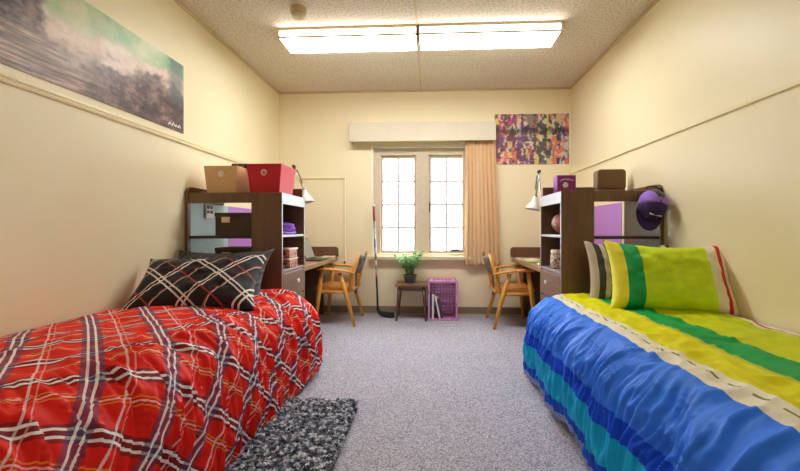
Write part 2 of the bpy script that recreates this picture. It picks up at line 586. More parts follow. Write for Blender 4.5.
for (a, b, side) in ((-1.27, CX - 0.008, 'left'), (CX + 0.002, 1.06, 'right')):
    t = thing('ceiling_light', ((a + b) / 2, (LY0 + LY1) / 2, LZ), 'long white fluorescent ceiling light, the %s one of the joined pair' % side, 'ceiling light', 'fluorescent ceiling lights')
    BX(a, b, LY0, LY1, LZ + 0.06, ZC).build('housing', M['light_trim'], t, bevel=0.003)
    BX(a + 0.012, b - 0.012, LY0 + 0.006, LY1 - 0.006, LZ, LZ + 0.006).build('diffuser', M['lens'], t)
    for y0, y1 in ((LY0 + 0.001, LY0 + 0.006), (LY1 - 0.006, LY1 - 0.001)):
        BX(a + 0.012, b - 0.012, y0, y1, LZ + 0.012, LZ + 0.06).build('side_lens', M['lens_side'], t)
        BX(a + 0.012, b - 0.012, y0 - 0.002, y1 + 0.002, LZ - 0.002, LZ + 0.012).build('trim_strip', M['light_trim'], t)
    for x0, x1 in ((a, a + 0.012), (b - 0.012, b)):
        BX(x0, x1, LY0 - 0.001, LY1 + 0.001, LZ - 0.003, LZ + 0.06).build('end_cap', M['light_trim'], t, bevel=0.002)

# smoke detector
sd = thing('smoke_detector', (-1.0, 2.84, ZC - 0.06), 'small round smoke detector on the ceiling near the light', 'smoke detector')
MB().lathe([(0.030, 0.0), (0.046, 0.004), (0.050, 0.014), (0.046, 0.024), (0.040, 0.03)], (-1.0, 2.84, ZC - 0.075), 24).build('sensor_body', plain('beige_detector_plastic', (222, 208, 186), 0.5, 0.03), sd, smooth=True)
MB().lathe([(0.056, 0.0), (0.060, 0.006), (0.060, 0.045)], (-1.0, 2.84, ZC - 0.045), 24).build('mounting_base', plain('yellowed_base_plastic', (204, 180, 132), 0.5, 0.03), sd)

# ================================================================ posters
def uvx(nt):
    s = nt.nodes.new('ShaderNodeSeparateXYZ')
    nt.links.new(coord(nt, 'Generated'), s.inputs[0])
    return s.outputs

def make_poster_landscape():
    """misty green sky, pale spray, dark violet-brown ground"""
    m, nt, b = new_mat('misty_landscape_print')
    g = coord(nt, 'Generated')
    s = uvx(nt)
    y, z = s[1], s[2]          # along the wall, up
    nA = noise_tex(nt, mapping(nt, g, (1, 4.2, 1.6)), 1.5, 6, 0.62)
    nB = noise_tex(nt, mapping(nt, g, (1, 7, 3), (0.35, 0, 0)), 2.4, 7, 0.7)
    nC = noise_tex(nt, mapping(nt, g, (1, 3, 16), (0.28, 0, 0)), 2.0, 6, 0.7)
    # sky
    sky = ramp(nt, nA.outputs['Fac'], [(0.32, lin((96, 152, 116))), (0.47, lin((158, 196, 142))), (0.62, lin((214, 214, 178)))], 'LINEAR').outputs[0]
    # rock and ground
    rock = ramp(nt, nB.outputs['Fac'], [(0.34, lin((40, 30, 38))), (0.5, lin((92, 74, 80))), (0.66, lin((170, 142, 132)))], 'LINEAR').outputs[0]
    streak = ramp(nt, nC.outputs['Fac'], [(0.36, lin((84, 66, 68))), (0.5, lin((150, 124, 116))), (0.62, lin((222, 192, 172)))], 'LINEAR').outputs[0]
    spray = ramp(nt, nB.outputs['Fac'], [(0.3, lin((206, 172, 156))), (0.6, lin((236, 218, 204)))], 'LINEAR').outputs[0]
    wob = mth(nt, 'MULTIPLY', mth(nt, 'SUBTRACT', nA.outputs['Fac'], 0.5), 0.9)
    zz = mth(nt, 'ADD', z, wob)
    def step(v, a, b_):
        n = nt.nodes.new('ShaderNodeMapRange')
        n.interpolation_type = 'SMOOTHSTEP'
        nt.links.new(v, n.inputs[0])
        n.inputs[1].default_value = a
        n.inputs[2].default_value = b_
        return n.outputs[0]
    # ground below a sloping horizon, spray around the middle, sky above
    hor = mth(nt, 'SUBTRACT', zz, mth(nt, 'MULTIPLY', y, 0.06))
    c = mixc(nt, step(hor, 0.30, 0.46), streak, spray)
    c = mixc(nt, step(hor, 0.60, 0.74), c, sky)
    # dark cliff towards the near end of the print
    cl = mth(nt, 'MULTIPLY', step(mth(nt, 'ADD', y, mth(nt, 'MULTIPLY', wob, 0.5)), 0.40, 0.33), step(mth(nt, 'ADD', z, mth(nt, 'MULTIPLY', wob, 0.5)), 0.30, 0.42))
    c = mixc(nt, cl, c, rock)
    # dark hill towards the far end
    hl = mth(nt, 'MULTIPLY', step(mth(nt, 'ADD', y, mth(nt, 'MULTIPLY', wob, 0.4)), 0.50, 0.62), step(mth(nt, 'ADD', zz, mth(nt, 'MULTIPLY', y, -0.12)), 0.52, 0.40))
    c = mixc(nt, mth(nt, 'MULTIPLY', hl, 0.9), c, rock)
    band = mth(nt, 'MULTIPLY', step(mth(nt, 'ABSOLUTE', mth(nt, 'SUBTRACT', y, 0.95)), 0.07, 0.02), step(z, 0.3, 0.5))
    c = mixc(nt, mth(nt, 'MULTIPLY', band, 0.7), c, lin((88, 112, 122)))
    nt.links.new(c, b.inputs['Base Color'])
    b.inputs['Roughness'].default_value = 0.4
    return m

def make_poster_city():
    """blurred coloured city lights and their reflections, in upright blocks"""
    m, nt, b = new_mat('city_lights_print')
    s = uvx(nt)
    wa = noise_tex(nt, mapping(nt, coord(nt, 'Generated'), (1, 1, 0.7)), 13, 4, 0.6)
    wsep = nt.nodes.new('ShaderNodeSeparateColor')
    nt.links.new(wa.outputs['Color'], wsep.inputs[0])
    x = mth(nt, 'ADD', s[0], mth(nt, 'MULTIPLY', mth(nt, 'SUBTRACT', wsep.outputs[0], 0.5), 0.09))
    z = mth(nt, 'ADD', s[2], mth(nt, 'MULTIPLY', mth(nt, 'SUBTRACT', wsep.outputs[1], 0.5), 0.16))
    def cells(nx, nz, seed):
        cx_ = mth(nt, 'FLOOR', mth(nt, 'MULTIPLY', x, nx))
        off = nt.nodes.new('ShaderNodeTexWhiteNoise')
        off.noise_dimensions = '1D'
        nt.links.new(mth(nt, 'ADD', cx_, seed), off.inputs['W'])
        cz_ = mth(nt, 'FLOOR', mth(nt, 'ADD', mth(nt, 'MULTIPLY', z, nz), mth(nt, 'MULTIPLY', off.outputs[0], 1.0)))
        cb = nt.nodes.new('ShaderNodeCombineXYZ')
        nt.links.new(cx_, cb.inputs[0])
        nt.links.new(cz_, cb.inputs[1])
        cb.inputs[2].default_value = seed
        w = nt.nodes.new('ShaderNodeTexWhiteNoise')
        w.noise_dimensions = '3D'
        nt.links.new(cb.outputs[0], w.inputs['Vector'])
        return w.outputs[0]
    pal = [(0.0, lin((38, 30, 46))), (0.14, lin((76, 52, 128))), (0.27, lin((196, 50, 110))), (0.36, lin((230, 190, 180))), (0.48, lin((214, 196, 120))), (0.56, lin((118, 120, 112))), (0.66, lin((224, 120, 84))), (0.74, lin((52, 42, 50))), (0.86, lin((206, 214, 206))), (0.95, lin((220, 208, 40)))]
    # warp
    nz_ = noise_tex(nt, coord(nt, 'Generated'), 9, 3)
    c1 = ramp(nt, cells(17, 3.0, 3.7), pal).outputs[0]
    c2 = ramp(nt, cells(36, 8.0, 11.3), pal).outputs[0]
    c = mixc(nt, ramp(nt, nz_.outputs['Fac'], [(0.46, (0, 0, 0, 1)), (0.56, (1, 1, 1, 1))], 'LINEAR').outputs[0], c1, c2)
    # left side pinker, right side bluer and paler
    tint = ramp(nt, x, [(0.0, lin((250, 130, 150))), (0.35, lin((226, 150, 170))), (0.6, lin((190, 190, 150))), (1.0, lin((90, 96, 180)))], 'LINEAR').outputs[0]
    c = mixc(nt, 0.16, c, tint)
    # dark shoreline band between lights and reflections
    d = mth(nt, 'ABSOLUTE', mth(nt, 'SUBTRACT', mth(nt, 'ADD', z, mth(nt, 'MULTIPLY', nz_.outputs['Fac'], 0.2)), 0.76))
    c = mixc(nt, ramp(nt, d, [(0.02, (0.75, 0.75, 0.75, 1)), (0.09, (0, 0, 0, 1))], 'LINEAR').outputs[0], c, lin((44, 34, 40)))
    nt.links.new(c, b.inputs['Base Color'])
    b.inputs['Roughness'].default_value = 0.4
    return m
tag(BX(XL + 0.001, XL + 0.005, 1.08, 2.765, 1.745, 2.252).build('poster', make_poster_landscape()), 'wide misty green and brown landscape poster on the left wall above the rail', 'poster')
pst = bpy.data.objects['poster']
for k, (y0, y1) in enumerate(((2.60, 2.625), (2.635, 2.665), (2.672, 2.69), (2.698, 2.73))):
    MB().tube([(XL + 0.0055, y0, 1.772), (XL + 0.0055, (y0 + y1) / 2, 1.79 + 0.004 * (k % 2)), (XL + 0.0055, y1, 1.776)], 0.0055, 6, squash=(1, 0.25)).build('printed_mark', M['white'], pst)
tag(BX(0.765, 1.635, YB - 0.006, YB - 0.001, 1.80, 2.398).build('poster', make_poster_city()), 'colourful city lights poster on the far wall in the right corner', 'poster')

# ================================================================ shelf units
def shelf_unit(s, wx, fx, label):
    """s: +1 left unit (wall on the left), -1 right unit. wx wall x, fx aisle-side face x"""
    Y0, Y1, ZT = 2.79, 3.31, 1.305
    W = wx + s * 0.004
    tx = fx - s * 0.232                # tower's wall-side face
    t = thing('shelf_unit', ((wx + fx) / 2, (Y0 + Y1) / 2, 0), label, 'shelf unit', 'brown shelf units')
    br, ed = M['brown'], M['edge']
    B = lambda n, m, a, b, y0, y1, z0, z1, bv=0.003: BX(a, b, y0, y1, z0, z1).build(n, m, t, bevel=bv)
    B('near_panel', br, tx, fx, Y0, Y0 + 0.02, 0.0, ZT, 0.004)
    B('far_panel', br, tx, fx, Y1 - 0.02, Y1, 0.0, ZT - 0.03)
    B('inner_panel', M['brown_in'], tx, tx + s * 0.016, Y0 + 0.02, Y1 - 0.02, 0.0, ZT - 0.08)
    B('top_panel', br, W + s * 0.026, fx, Y0 + 0.02, Y1, ZT - 0.03, ZT)
    B('top_fascia', br, W + s * 0.026, tx, Y0 + 0.001, Y0 + 0.02, ZT - 0.078, ZT, 0.004)
    B('aisle_fascia', br, fx - s * 0.018, fx, Y0 + 0.02, Y1 - 0.02, ZT - 0.085, ZT - 0.03)
    # gallery rails on top, far side and wall side; the wall-side end is rounded
    B('rail', br, W + s * 0.03, fx - s * 0.012, Y1 - 0.022, Y1, ZT, 1.385, 0.006)
    wz = 1.352
    if s < 0:          # closed wall panel
        ol = round_rect(Y0 - 0.012, Y1 - 0.022, 0.0, wz, 0.055, (0, 0, 0, 1))
    else:              # post with a rail running back from its rounded top
        ol = [(Y0 - 0.012, 0.0), (Y0 + 0.026, 0.0), (Y0 + 0.026, 1.24), (Y1 - 0.022, 1.24)] + round_rect(Y0 - 0.012, Y1 - 0.022, 0.0, wz, 0.055, (0, 0, 0, 1))[2:]
    MB().prism(ol, 'X', W, W + s * 0.024).build('wall_panel', br, t, bevel=0.004)
    # open shelves between wall panel and tower
    for z in (0.969, 0.72):
        B('shelf', M['brown_dark'], W + s * 0.024, tx, Y0 + 0.004, Y0 + 0.30, z - 0.012, z + 0.008)
    # cubbies
    for z, n in ((0.976, 'cubby_shelf'), (0.706, 'cubby_floor')):
        B(n, ed, tx + s * 0.016, fx - s * 0.001, Y0 + 0.02, Y1 - 0.02, z - 0.010, z + 0.010)
    for y0, y1 in ((Y0 + 0.001, Y0 + 0.018), (Y1 - 0.018, Y1 - 0.001)):
        B('edge_glint_strip', ed, fx, fx + s * 0.003, y0, y1, 0.06, ZT - 0.002, 0.001)  # paler strips carry the painted window reflection along the edges
    B('edge_glint_strip', ed, fx, fx + s * 0.003, Y0 + 0.018, Y1 - 0.018, ZT - 0.085, ZT - 0.002, 0.001)
    # drawers
    for z0, z1 in ((0.492, 0.690), (0.284, 0.482), (0.076, 0.274)):
        d = B('drawer', M['drawer'], tx + s * 0.03, fx + s * 0.004, Y0 + 0.024, Y1 - 0.024, z0, z1, 0.004)
        yc, zc = (Y0 + Y1) / 2 + 0.03, (z0 + z1) / 2 + 0.015
        MB().lathe([(0.006, 0.0), (0.006, 0.014), (0.016, 0.018), (0.018, 0.025), (0.012, 0.031)], (0, 0, 0), 16, 'Z').build('knob', M['white'], d, smooth=True, mtx=Matrix.Translation((fx + s * 0.004, yc, zc)) @ Matrix.Rotation(s * math.pi / 2, 4, 'Y'))
    B('plinth', M['brown_dark'], tx + s * 0.02, fx - s * 0.01, Y0 + 0.02, Y1 - 0.02, 0.0, 0.07)
    return t
FL, FR = -1.112, 0.944
shelf_unit(1, XL, FL, 'brown shelf unit on the left, carrying the tan and red bins')
shelf_unit(-1, XR, FR, 'brown shelf unit on the right, with the purple cap hanging on it')

# ================================================================ desks
def desk(s, wx, fx, label):
    t = thing('desk', ((wx + fx) / 2, 3.95, 0), label, 'desk', 'built-in desks')
    W = wx + s * 0.016
    y0, y1 = 3.312, YB - 0.024
    ol = [(W, y0), (fx, y0), (fx, y1 - 0.14), (fx - s * 0.02, y1 - 0.06), (fx - s * 0.06, y1), (W, y1)]
    MB().prism(ol, 'Z', 0.655, 0.70).build('desktop', M['desk'], t, bevel=0.006)
    ol = round_rect(min(W, fx - s * 0.0), max(W, fx - s * 0.0), 0.70, 0.818, 0.035, (0, 0, int(s > 0), int(s < 0)))
    MB().prism(ol, 'Y', y1 - 0.022, y1).build('end_board', M['brown'], t, bevel=0.004)
    BX(W, W + s * 0.02, y0, y1 - 0.022, 0.70, 0.80).build('back_board', M['brown'], t, bevel=0.004)
    BX(W + s * 0.02, W + s * 0.55, y1 - 0.03, y1, 0.0, 0.655).build('support_panel', M['brown'], t, bevel=0.003)
    BX(W + s * 0.02, W + s * 0.04, y0, y1 - 0.03, 0.30, 0.655).build('modesty_panel', M['brown'], t, bevel=0.003)
    return t
desk(1, XL, FL, 'brown desk along the left wall with the laptop on it')
desk(-1, XR, FR, 'brown desk along the right wall with green papers on it')

# ================================================================ chairs
def make_chair_fabric():
    m, nt, b = new_mat('dark_patterned_upholstery')
    v = coord(nt)
    n = noise_tex(nt, v, 26, 4, 0.6)
    r = ramp(nt, n.outputs['Fac'], [(0.34, lin((30, 30, 34))), (0.46, lin((70, 76, 58))), (0.53, lin((116, 112, 86))), (0.58, lin((128, 60, 70))), (0.63, lin((60, 52, 78))), (0.7, lin((176, 170, 150)))], 'LINEAR')
    nt.links.new(r.outputs[0], b.inputs['Base Color'])
    b.inputs['Roughness'].default_value = 0.8
    return m
M['chair_fabric'] = make_chair_fabric()
M['seat_vinyl'] = wood('tan_seat_wood', (206, 138, 60), (178, 108, 44), 0.4, 'Y', 4)

def armchair(s, cx, cy, label):
    """s=+1 faces -X (left desk), s=-1 faces +X. x offsets below are 'backwards' distances"""
    t = thing('desk_armchair', (cx, cy, 0), label, 'chair', 'wooden desk armchairs')
    X = lambda a: cx + s * a
    hw = 0.252
    for sd in (-1, 1):
        y = cy + sd * hw
        yi = cy + sd * (hw - 0.012)
        # splayed legs: front one leans forward, rear one leans back
        MB().tube([(X(-0.215), y, 0.0), (X(-0.185), yi, 0.30), (X(-0.145), yi, 0.585)], [0.014, 0.021, 0.019], 10, squash=(1.15, 0.8)).build('leg', M['chair'], t, smooth=True)
        MB().tube([(X(0.205), y, 0.0), (X(0.125), yi, 0.30), (X(0.045), yi, 0.57)], [0.014, 0.021, 0.019], 10, squash=(1.15, 0.8)).build('leg', M['chair'], t, smooth=True)
        # arm: flat, wide at the front, sloping down to the back post
        arm = []
        for k in range(9):
            q = k / 8
            arm.append((X(-0.20 + 0.40 * q), cy + sd * (hw + 0.004 - 0.010 * q), 0.612 - 0.045 * q * q - 0.010 * (1 - q) ** 3))
        MB().tube(arm, [0.020, 0.027, 0.030, 0.030, 0.028, 0.026, 0.024, 0.022, 0.018], 12, squash=(0.55, 1.15)).build('arm', M['chair_x'], t, smooth=True)
        # back post
        MB().tube([(X(0.135), cy + sd * 0.225, 0.36), (X(0.185), cy + sd * 0.235, 0.56), (X(0.255), cy + sd * 0.245, 0.775)], [0.016, 0.019, 0.012], 10, squash=(1.2, 0.8)).build('back_post', M['chair'], t, smooth=True)
        # side stretcher between the legs
        MB().tube([(X(-0.19), yi, 0.36), (X(0.10), yi, 0.36)], 0.013, 8, squash=(1.4, 0.7)).build('side_rail', M['chair_x'], t, smooth=True)
        MB().tube([(X(0.155), yi, 0.19), (X(0.10), yi - sd * 0.01, 0.33)], 0.009, 8).build('brace', M['chair'], t, smooth=True)
    for a in (-0.18, 0.11):
        BX(X(a - 0.012), X(a + 0.012), cy - hw + 0.02, cy + hw - 0.02, 0.33, 0.385).build('cross_rail', M['chair_x'], t, bevel=0.004)
    # seat: dished tan board
    n = 14
    v, f = [], []
    for lay in (0, 1):
        for i in range(n + 1):
            for j in range(n + 1):
                p, q = i / n * 2 - 1, j / n * 2 - 1
                wy = 0.235 - 0.02 * (p * 0.5 + 0.5)
                dish = 0.018 * (1 - p * p) * (1 - q * q)
                edge = 0.012 * (max(abs(p), abs(q)) ** 8)
                z = (0.43 - dish - edge - 0.025 * (p * 0.5 + 0.5)) if lay else (0.385 - 0.02 * (p * 0.5 + 0.5))
                v.append((X(-0.015 + 0.20 * p), cy + wy * q, z))
    N = (n + 1) ** 2
    for i in range(n):
        for j in range(n):
            a = i * (n + 1) + j
            f.append((a, a + 1, a + n + 2, a + n + 1))
            f.append((N + a, N + a + n + 1, N + a + n + 2, N + a + 1))
    rim = [j for j in range(n)] + [i * (n + 1) + n for i in range(n)] + [n * (n + 1) + n - j for j in range(n)] + [(n - i) * (n + 1) for i in range(n)]
    for k in range(len(rim)):
        a, b = rim[k], rim[(k + 1) % len(rim)]
        f.append((a, b, N + b, N + a))
    MB().add(v, f).build('seat', M['seat_vinyl'], t, smooth=False)
    # curved upholstered back with a dipped top edge
    v, f = [], []
    nu_, nv_ = 16, 10
    for lay in (0, 1):
        for i in range(nu_ + 1):
            q = i / nu_ * 2 - 1
            for j in range(nv_ + 1):
                h = j / nv_
                z = 0.545 + h * (0.225 - 0.028 * (1 - q * q))
                bx_ = 0.178 + 0.33 * (z - 0.545) + 0.030 * (1 - q * q)
                th = 0.030 * (1 - q ** 6) ** 0.5 * (1 - (2 * h - 1) ** 6) ** 0.5 + 0.006
                v.append((X(bx_ + (th / 2 if lay else -th / 2)), cy + q * 0.228, z))
    N = (nu_ + 1) * (nv_ + 1)
    for i in range(nu_):
        for j in range(nv_):
            a = i * (nv_ + 1) + j
            f.append((a, a + 1, a + nv_ + 2, a + nv_ + 1))
            f.append((N + a, N + a + nv_ + 1, N + a + nv_ + 2, N + a + 1))
    rim = [j for j in range(nv_)] + [i * (nv_ + 1) + nv_ for i in range(nu_)] + [nu_ * (nv_ + 1) + nv_ - j for j in range(nv_)] + [(nu_ - i) * (nv_ + 1) for i in range(nu_)]
    for k in range(len(rim)):
        a, b = rim[k], rim[(k + 1) % len(rim)]
        f.append((a, b, N + b, N + a))
    MB().add(v, f).build('backrest', M['chair_fabric'], t, smooth=True)
    BX(X(0.165), X(0.18), cy - 0.03, cy + 0.03, 0.31, 0.57).build('back_splat', M['chair_fabric'], t, bevel=0.006)
    return t
armchair(1, -1.005, 4.225, 'honey wooden armchair pulled up to the left desk')
armchair(-1, 0.858, 4.19, 'honey wooden armchair pulled up to the right desk')

# ================================================================ beds
def catmull(P, n):
    P = [np.array(p, float) for p in P]
    P = [2 * P[0] - P[1]] + P + [2 * P[-1] - P[-2]]
    out = []
    for i in range(1, len(P) - 2):
        for k in range(24):
            t = k / 24
            a, b, c, d = P[i - 1], P[i], P[i + 1], P[i + 2]
            out.append(0.5 * ((2 * b) + (c - a) * t + (2 * a - 5 * b + 4 * c - d) * t * t + (3 * b - a - 3 * c + d) * t ** 3))
    out.append(P[-2])
    out = np.array(out)
    L = np.concatenate([[0], np.cumsum(np.linalg.norm(np.diff(out, axis=0), axis=1))])
    s = np.linspace(0, L[-1], n)
    return np.stack([np.interp(s, L, out[:, 0]), np.interp(s, L, out[:, 1])], 1), s

def duvet_mesh(prof, edge_s, y0, y1, seed, lift_far, fold_amp=1.0, slant=0.35, skew=0.0, fold_from=0.26):
    """sheet of cloth over a bed: prof (x,z) from the wall to the hem; returns MB with UV in metres"""
    nu_, nv_ = 210, 300
    P, S = catmull(prof, nu_)
    Y = np.linspace(y0, y1, nv_)
    U, V = np.meshgrid(S, Y, indexing='ij')
    X = np.repeat(P[:, :1], nv_, 1)
    Z = np.repeat(P[:, 1:], nv_, 1)
    Lh = S[-1]
    X = X + skew * np.clip(2.6 - V, 0, 1.6) * np.clip((U - 0.3) / (S[-1] - 0.3), 0, 1)
    # hem line wanders up and down; the far corner is drawn up
    hem = 0.030 * vnoise(V * 2.6, V * 0 + 3.1, seed) + 0.012 * vnoise(V * 9, V * 0 + 7.7, seed + 1)
    far = np.clip((V - (y1 - 0.22)) / 0.22, 0, 1)
    k = np.clip((U - edge_s) / (Lh - edge_s), 0, 1)
    Z = Z + k * (hem + 0.02 + lift_far * far ** 2)
    # ends: the sheet rounds off at the far end and drops at the foot
    ef = np.clip((V - (y1 - 0.10)) / 0.10, 0, 1)
    Z = Z - (1 - k) * 0.055 * ef ** 2.2
    X = X + np.sign(P[0, 0] - P[-1, 0]) * 0.05 * k ** 0.5 * ef ** 2.2
    en = np.clip(((y0 + 0.10) - V) / 0.10, 0, 1)
    Z = Z - (1 - k) * 0.06 * en ** 2.2
    # normals of the smooth sheet
    def nrm(X, Yy, Z):
        du = np.stack([np.gradient(a, axis=0) for a in (X, Yy, Z)], -1)
        dv = np.stack([np.gradient(a, axis=1) for a in (X, Yy, Z)], -1)
        n = np.cross(du, dv)
        n /= np.linalg.norm(n, axis=-1, keepdims=True) + 1e-9
        # outward: up on the top of the bed
        mid = n[30, nv_ // 2]
        return n if mid[2] > 0 else -n
    N = nrm(X, V, Z)
    # wrinkles: folds that start past the bed's edge and run down the side, softer creases on top
    a = np.clip((U - edge_s + fold_from) / 0.28, 0, 1)
    a = a * a * (3 - 2 * a)
    sl = V + slant * (U - edge_s) * (1 - 0.6 * k) + 0.05 * vnoise(U * 5, V * 4, seed + 2)
    fold = 0.60 * ridge(vnoise(sl * 15, U * 2.6, seed + 3)) + 0.50 * ridge(vnoise(sl * 29 + 5, U * 4.2, seed + 4)) ** 2 + 0.34 * ridge(vnoise(sl * 52 + 9, U * 6.5, seed + 9))
    big = vnoise(sl * 4.0, U * 2.0, seed + 5)
    topn = vnoise(U * 5 + 0.6 * V, V * 4, seed + 6) * 0.6 + 0.5 * ridge(vnoise(U * 7 + V * 3, V * 9 - U * 2, seed + 7)) + 0.3 * ridge(vnoise(U * 16, V * 19 + U * 5, seed + 8))
    D = fold_amp * a * (0.016 * fold + 0.014 * big) + (1 - 0.6 * a) * 0.015 * topn
    hold = np.clip(U / 0.06, 0, 1)
    D = D * hold * np.clip((y1 - V) / 0.05, 0, 1)
    X2, Y2, Z2 = X + N[..., 0] * D, V + N[..., 1] * D, Z + N[..., 2] * D
    Z2 = np.maximum(Z2, 0.014)
    # foot end hangs
    verts = np.stack([X2, Y2, Z2], -1).reshape(-1, 3)
    uv = np.stack([U, V], -1).reshape(-1, 2)
    f = []
    for i in range(nu_ - 1):
        for j in range(nv_ - 1):
            q = i * nv_ + j
            f.append((q, q + 1, q + nv_ + 1, q + nv_))
    mb = MB()
    mb.v = [tuple(p) for p in verts]
    mb.f = f
    mb.uv = uv
    return mb

def tartan_layers(nt, col, a, stops, strength=1.0):
    r = ramp(nt, mth(nt, 'FRACT', a), stops)
    return mixc(nt, mth(nt, 'MULTIPLY', r.outputs['Alpha'], strength), col, r.outputs['Color'])

def make_tartan(name, base, stops_u, stops_v, rot, period_u, period_v, weave=0.06, off=(0, 0)):
    m, nt, b = new_mat(name)
    uv = coord(nt, 'UV')
    v = mapping(nt, uv, (1, 1, 1), (0, 0, rot), (off[0], off[1], 0))
    s = nt.nodes.new('ShaderNodeSeparateXYZ')
    nt.links.new(v, s.inputs[0])
    n = noise_tex(nt, uv, 9.0, 3.0, dim='2D')
    bc = ramp(nt, n.outputs['Fac'], [(0.3, tuple(x * (1 - weave) for x in lin(base)[:3]) + (1,)), (0.7, tuple(min(1, x * (1 + weave)) for x in lin(base)[:3]) + (1,))], 'LINEAR').outputs[0]
    c = tartan_layers(nt, bc, mth(nt, 'MULTIPLY', s.outputs[0], 1 / period_u), stops_u)
    c = tartan_layers(nt, c, mth(nt, 'MULTIPLY', s.outputs[1], 1 / period_v), stops_v, 0.92)
    nt.links.new(c, b.inputs['Base Color'])
    b.inputs['Roughness'].default_value = 0.55
    b.inputs['Specular IOR Level'].default_value = 0.2
    return m

def st(*items, end=1.0):
    """(start, rgb or None, alpha)"""
    out = []
    for p, c, a in items:
        q = lin(c) if c else (0, 0, 0, 1)
        out.append((p, (q[0], q[1], q[2], a)))
    return out
WH, NV, YE, PK, DK = (250, 246, 250), (32, 26, 42), (222, 172, 60), (248, 190, 178), (92, 22, 24)
red_u = st((0.0, None, 0), (0.13, NV, 0.62), (0.18, WH, 0.92), (0.22, NV, 0.70), (0.29, WH, 0.92), (0.33, NV, 0.62), (0.385, None, 0),
           (0.62, YE, 0.6), (0.640, None, 0), (0.67, WH, 0.55), (0.695, None, 0), (0.725, YE, 0.6), (0.745, None, 0))
red_v = st((0.0, None, 0), (0.10, (62, 62, 100), 0.68), (0.17, WH, 0.9), (0.205, (62, 62, 100), 0.75), (0.275, WH, 0.9), (0.31, (62, 62, 100), 0.68), (0.385, None, 0),
           (0.62, WH, 0.6), (0.645, None, 0), (0.70, PK, 0.5), (0.72, None, 0))
M['red_tartan'] = make_tartan('red_tartan_cloth', (228, 30, 16), red_u, red_v, math.radians(45), 0.215, 0.225, off=(0.045, 0.02))

prof_L = [(XL + 0.012, 0.565), (-1.60, 0.585), (-1.31, 0.588), (-1.05, 0.570), (-0.945, 0.520), (-0.860, 0.415), (-0.818, 0.270), (-0.806, 0.130), (-0.812, 0.012)]
prof_R = [(XR - 0.012, 0.560), (1.42, 0.580), (1.15, 0.582), (0.90, 0.568), (0.785, 0.528), (0.705, 0.430), (0.672, 0.300), (0.660, 0.170), (0.672, 0.015)]

def bed(s, wx, ax, label):
    t = thing('single_bed', ((wx + ax) / 2, 1.65, 0), label, 'bed', 'single beds')
    x0, x1 = sorted((wx + s * 0.06, ax - s * 0.12))
    y0, y1 = 0.62, 2.66
    BX(x0, x1, y0, y1, 0.30, 0.50).build('mattress', M['mattress'], t, bevel=0.05, seg=4)
    BX(x0 + 0.01, x1 - 0.01, y0 + 0.01, y1 - 0.01, 0.22, 0.295).build('bed_base', M['brown_dark'], t, bevel=0.005)
    for x in (x0 + 0.05, x1 - 0.05):
        for y in (y0 + 0.06, y1 - 0.06):
            MB().tube([(x, y, 0), (x, y, 0.225)], 0.024, 12).build('leg', M['black'], t)
bed(1, XL, -0.96, 'single bed hidden under the red tartan duvet')
bed(-1, XR, 0.76, 'single bed hidden under the blue and green striped duvet')

def hem_band(mb_, prof):
    return mb_
dl = duvet_mesh(prof_L, 0.86, 0.50, 2.755, 21, 0.03, 1.65, skew=-0.05)
tag(dl.build('duvet', M['red_tartan'], smooth=True, solid=0.012), 'crumpled red tartan duvet spread over the left bed', 'duvet')

# striped duvet: colour bands run along the bed, given in metres from the wall
PR, SR = catmull(prof_R, 210)
LR = SR[-1]
def s_at_x(x):
    return float(np.interp(-x, -PR[:, 0], SR))
def s_at_z(z):
    i = int(np.argmax(PR[:, 0] < 0.80))
    return float(np.interp(-z, -PR[i:, 1], SR[i:]))
def make_striped_duvet():
    m, nt, b = new_mat('blue_green_striped_cloth')
    uv = coord(nt, 'UV')
    s = nt.nodes.new('ShaderNodeSeparateXYZ')
    nt.links.new(uv, s.inputs[0])
    wob = noise_tex(nt, uv, 5, 2, dim='2D')
    u = mth(nt, 'ADD', s.outputs[0], mth(nt, 'MULTIPLY', mth(nt, 'SUBTRACT', wob.outputs['Fac'], 0.5), 0.006))
    lime, yel, grn, wht = (194, 210, 18), (222, 218, 8), (0, 160, 78), (232, 226, 206)
    blue, royal, turq, deep, lil = (52, 126, 250), (6, 78, 228), (10, 176, 232), (12, 86, 218), (140, 156, 216)
    bands = [(0.0, wht), (s_at_x(1.610), (176, 70, 60)), (s_at_x(1.600), wht), (s_at_x(1.565), lime), (s_at_x(1.40), (198, 208, 18)), (s_at_x(1.232), grn), (s_at_x(1.085), (190, 196, 60)), (s_at_x(1.06), yel),
             (s_at_x(0.920), wht), (s_at_x(0.842), blue), (s_at_z(0.335), royal), (s_at_z(0.262), turq), (s_at_z(0.125), deep), (s_at_z(0.055), lil)]
    r = ramp(nt, mth(nt, 'DIVIDE', u, LR), [(p / LR, lin(c)) for p, c in bands])
    # dashed green rows inside the white stripe
    d0, d1 = s_at_x(0.892), s_at_x(0.884)
    in_row = mth(nt, 'MULTIPLY', mth(nt, 'GREATER_THAN', u, d0), mth(nt, 'LESS_THAN', u, d1))
    dash = mth(nt, 'GREATER_THAN', mth(nt, 'FRACT', mth(nt, 'MULTIPLY', s.outputs[1], 11.0)), 0.42)
    c = mixc(nt, mth(nt, 'MULTIPLY', in_row, dash), r.outputs[0], lin((112, 128, 50)))
    n = noise_tex(nt, uv, 14, 3, dim='2D')
    c = mixc(nt, 1.0, c, ramp(nt, n.outputs['Fac'], [(0.3, (0.92, 0.92, 0.92, 1)), (0.7, (1.04, 1.04, 1.04, 1))], 'LINEAR').outputs[0], 'MULTIPLY')
    nt.links.new(c, b.inputs['Base Color'])
    b.inputs['Roughness'].default_value = 0.5
    b.inputs['Specular IOR Level'].default_value = 0.2
    return m
dr = duvet_mesh(prof_R, 0.80, 0.50, 2.755, 58, 0.13, 1.6, -0.25, fold_from=0.07)
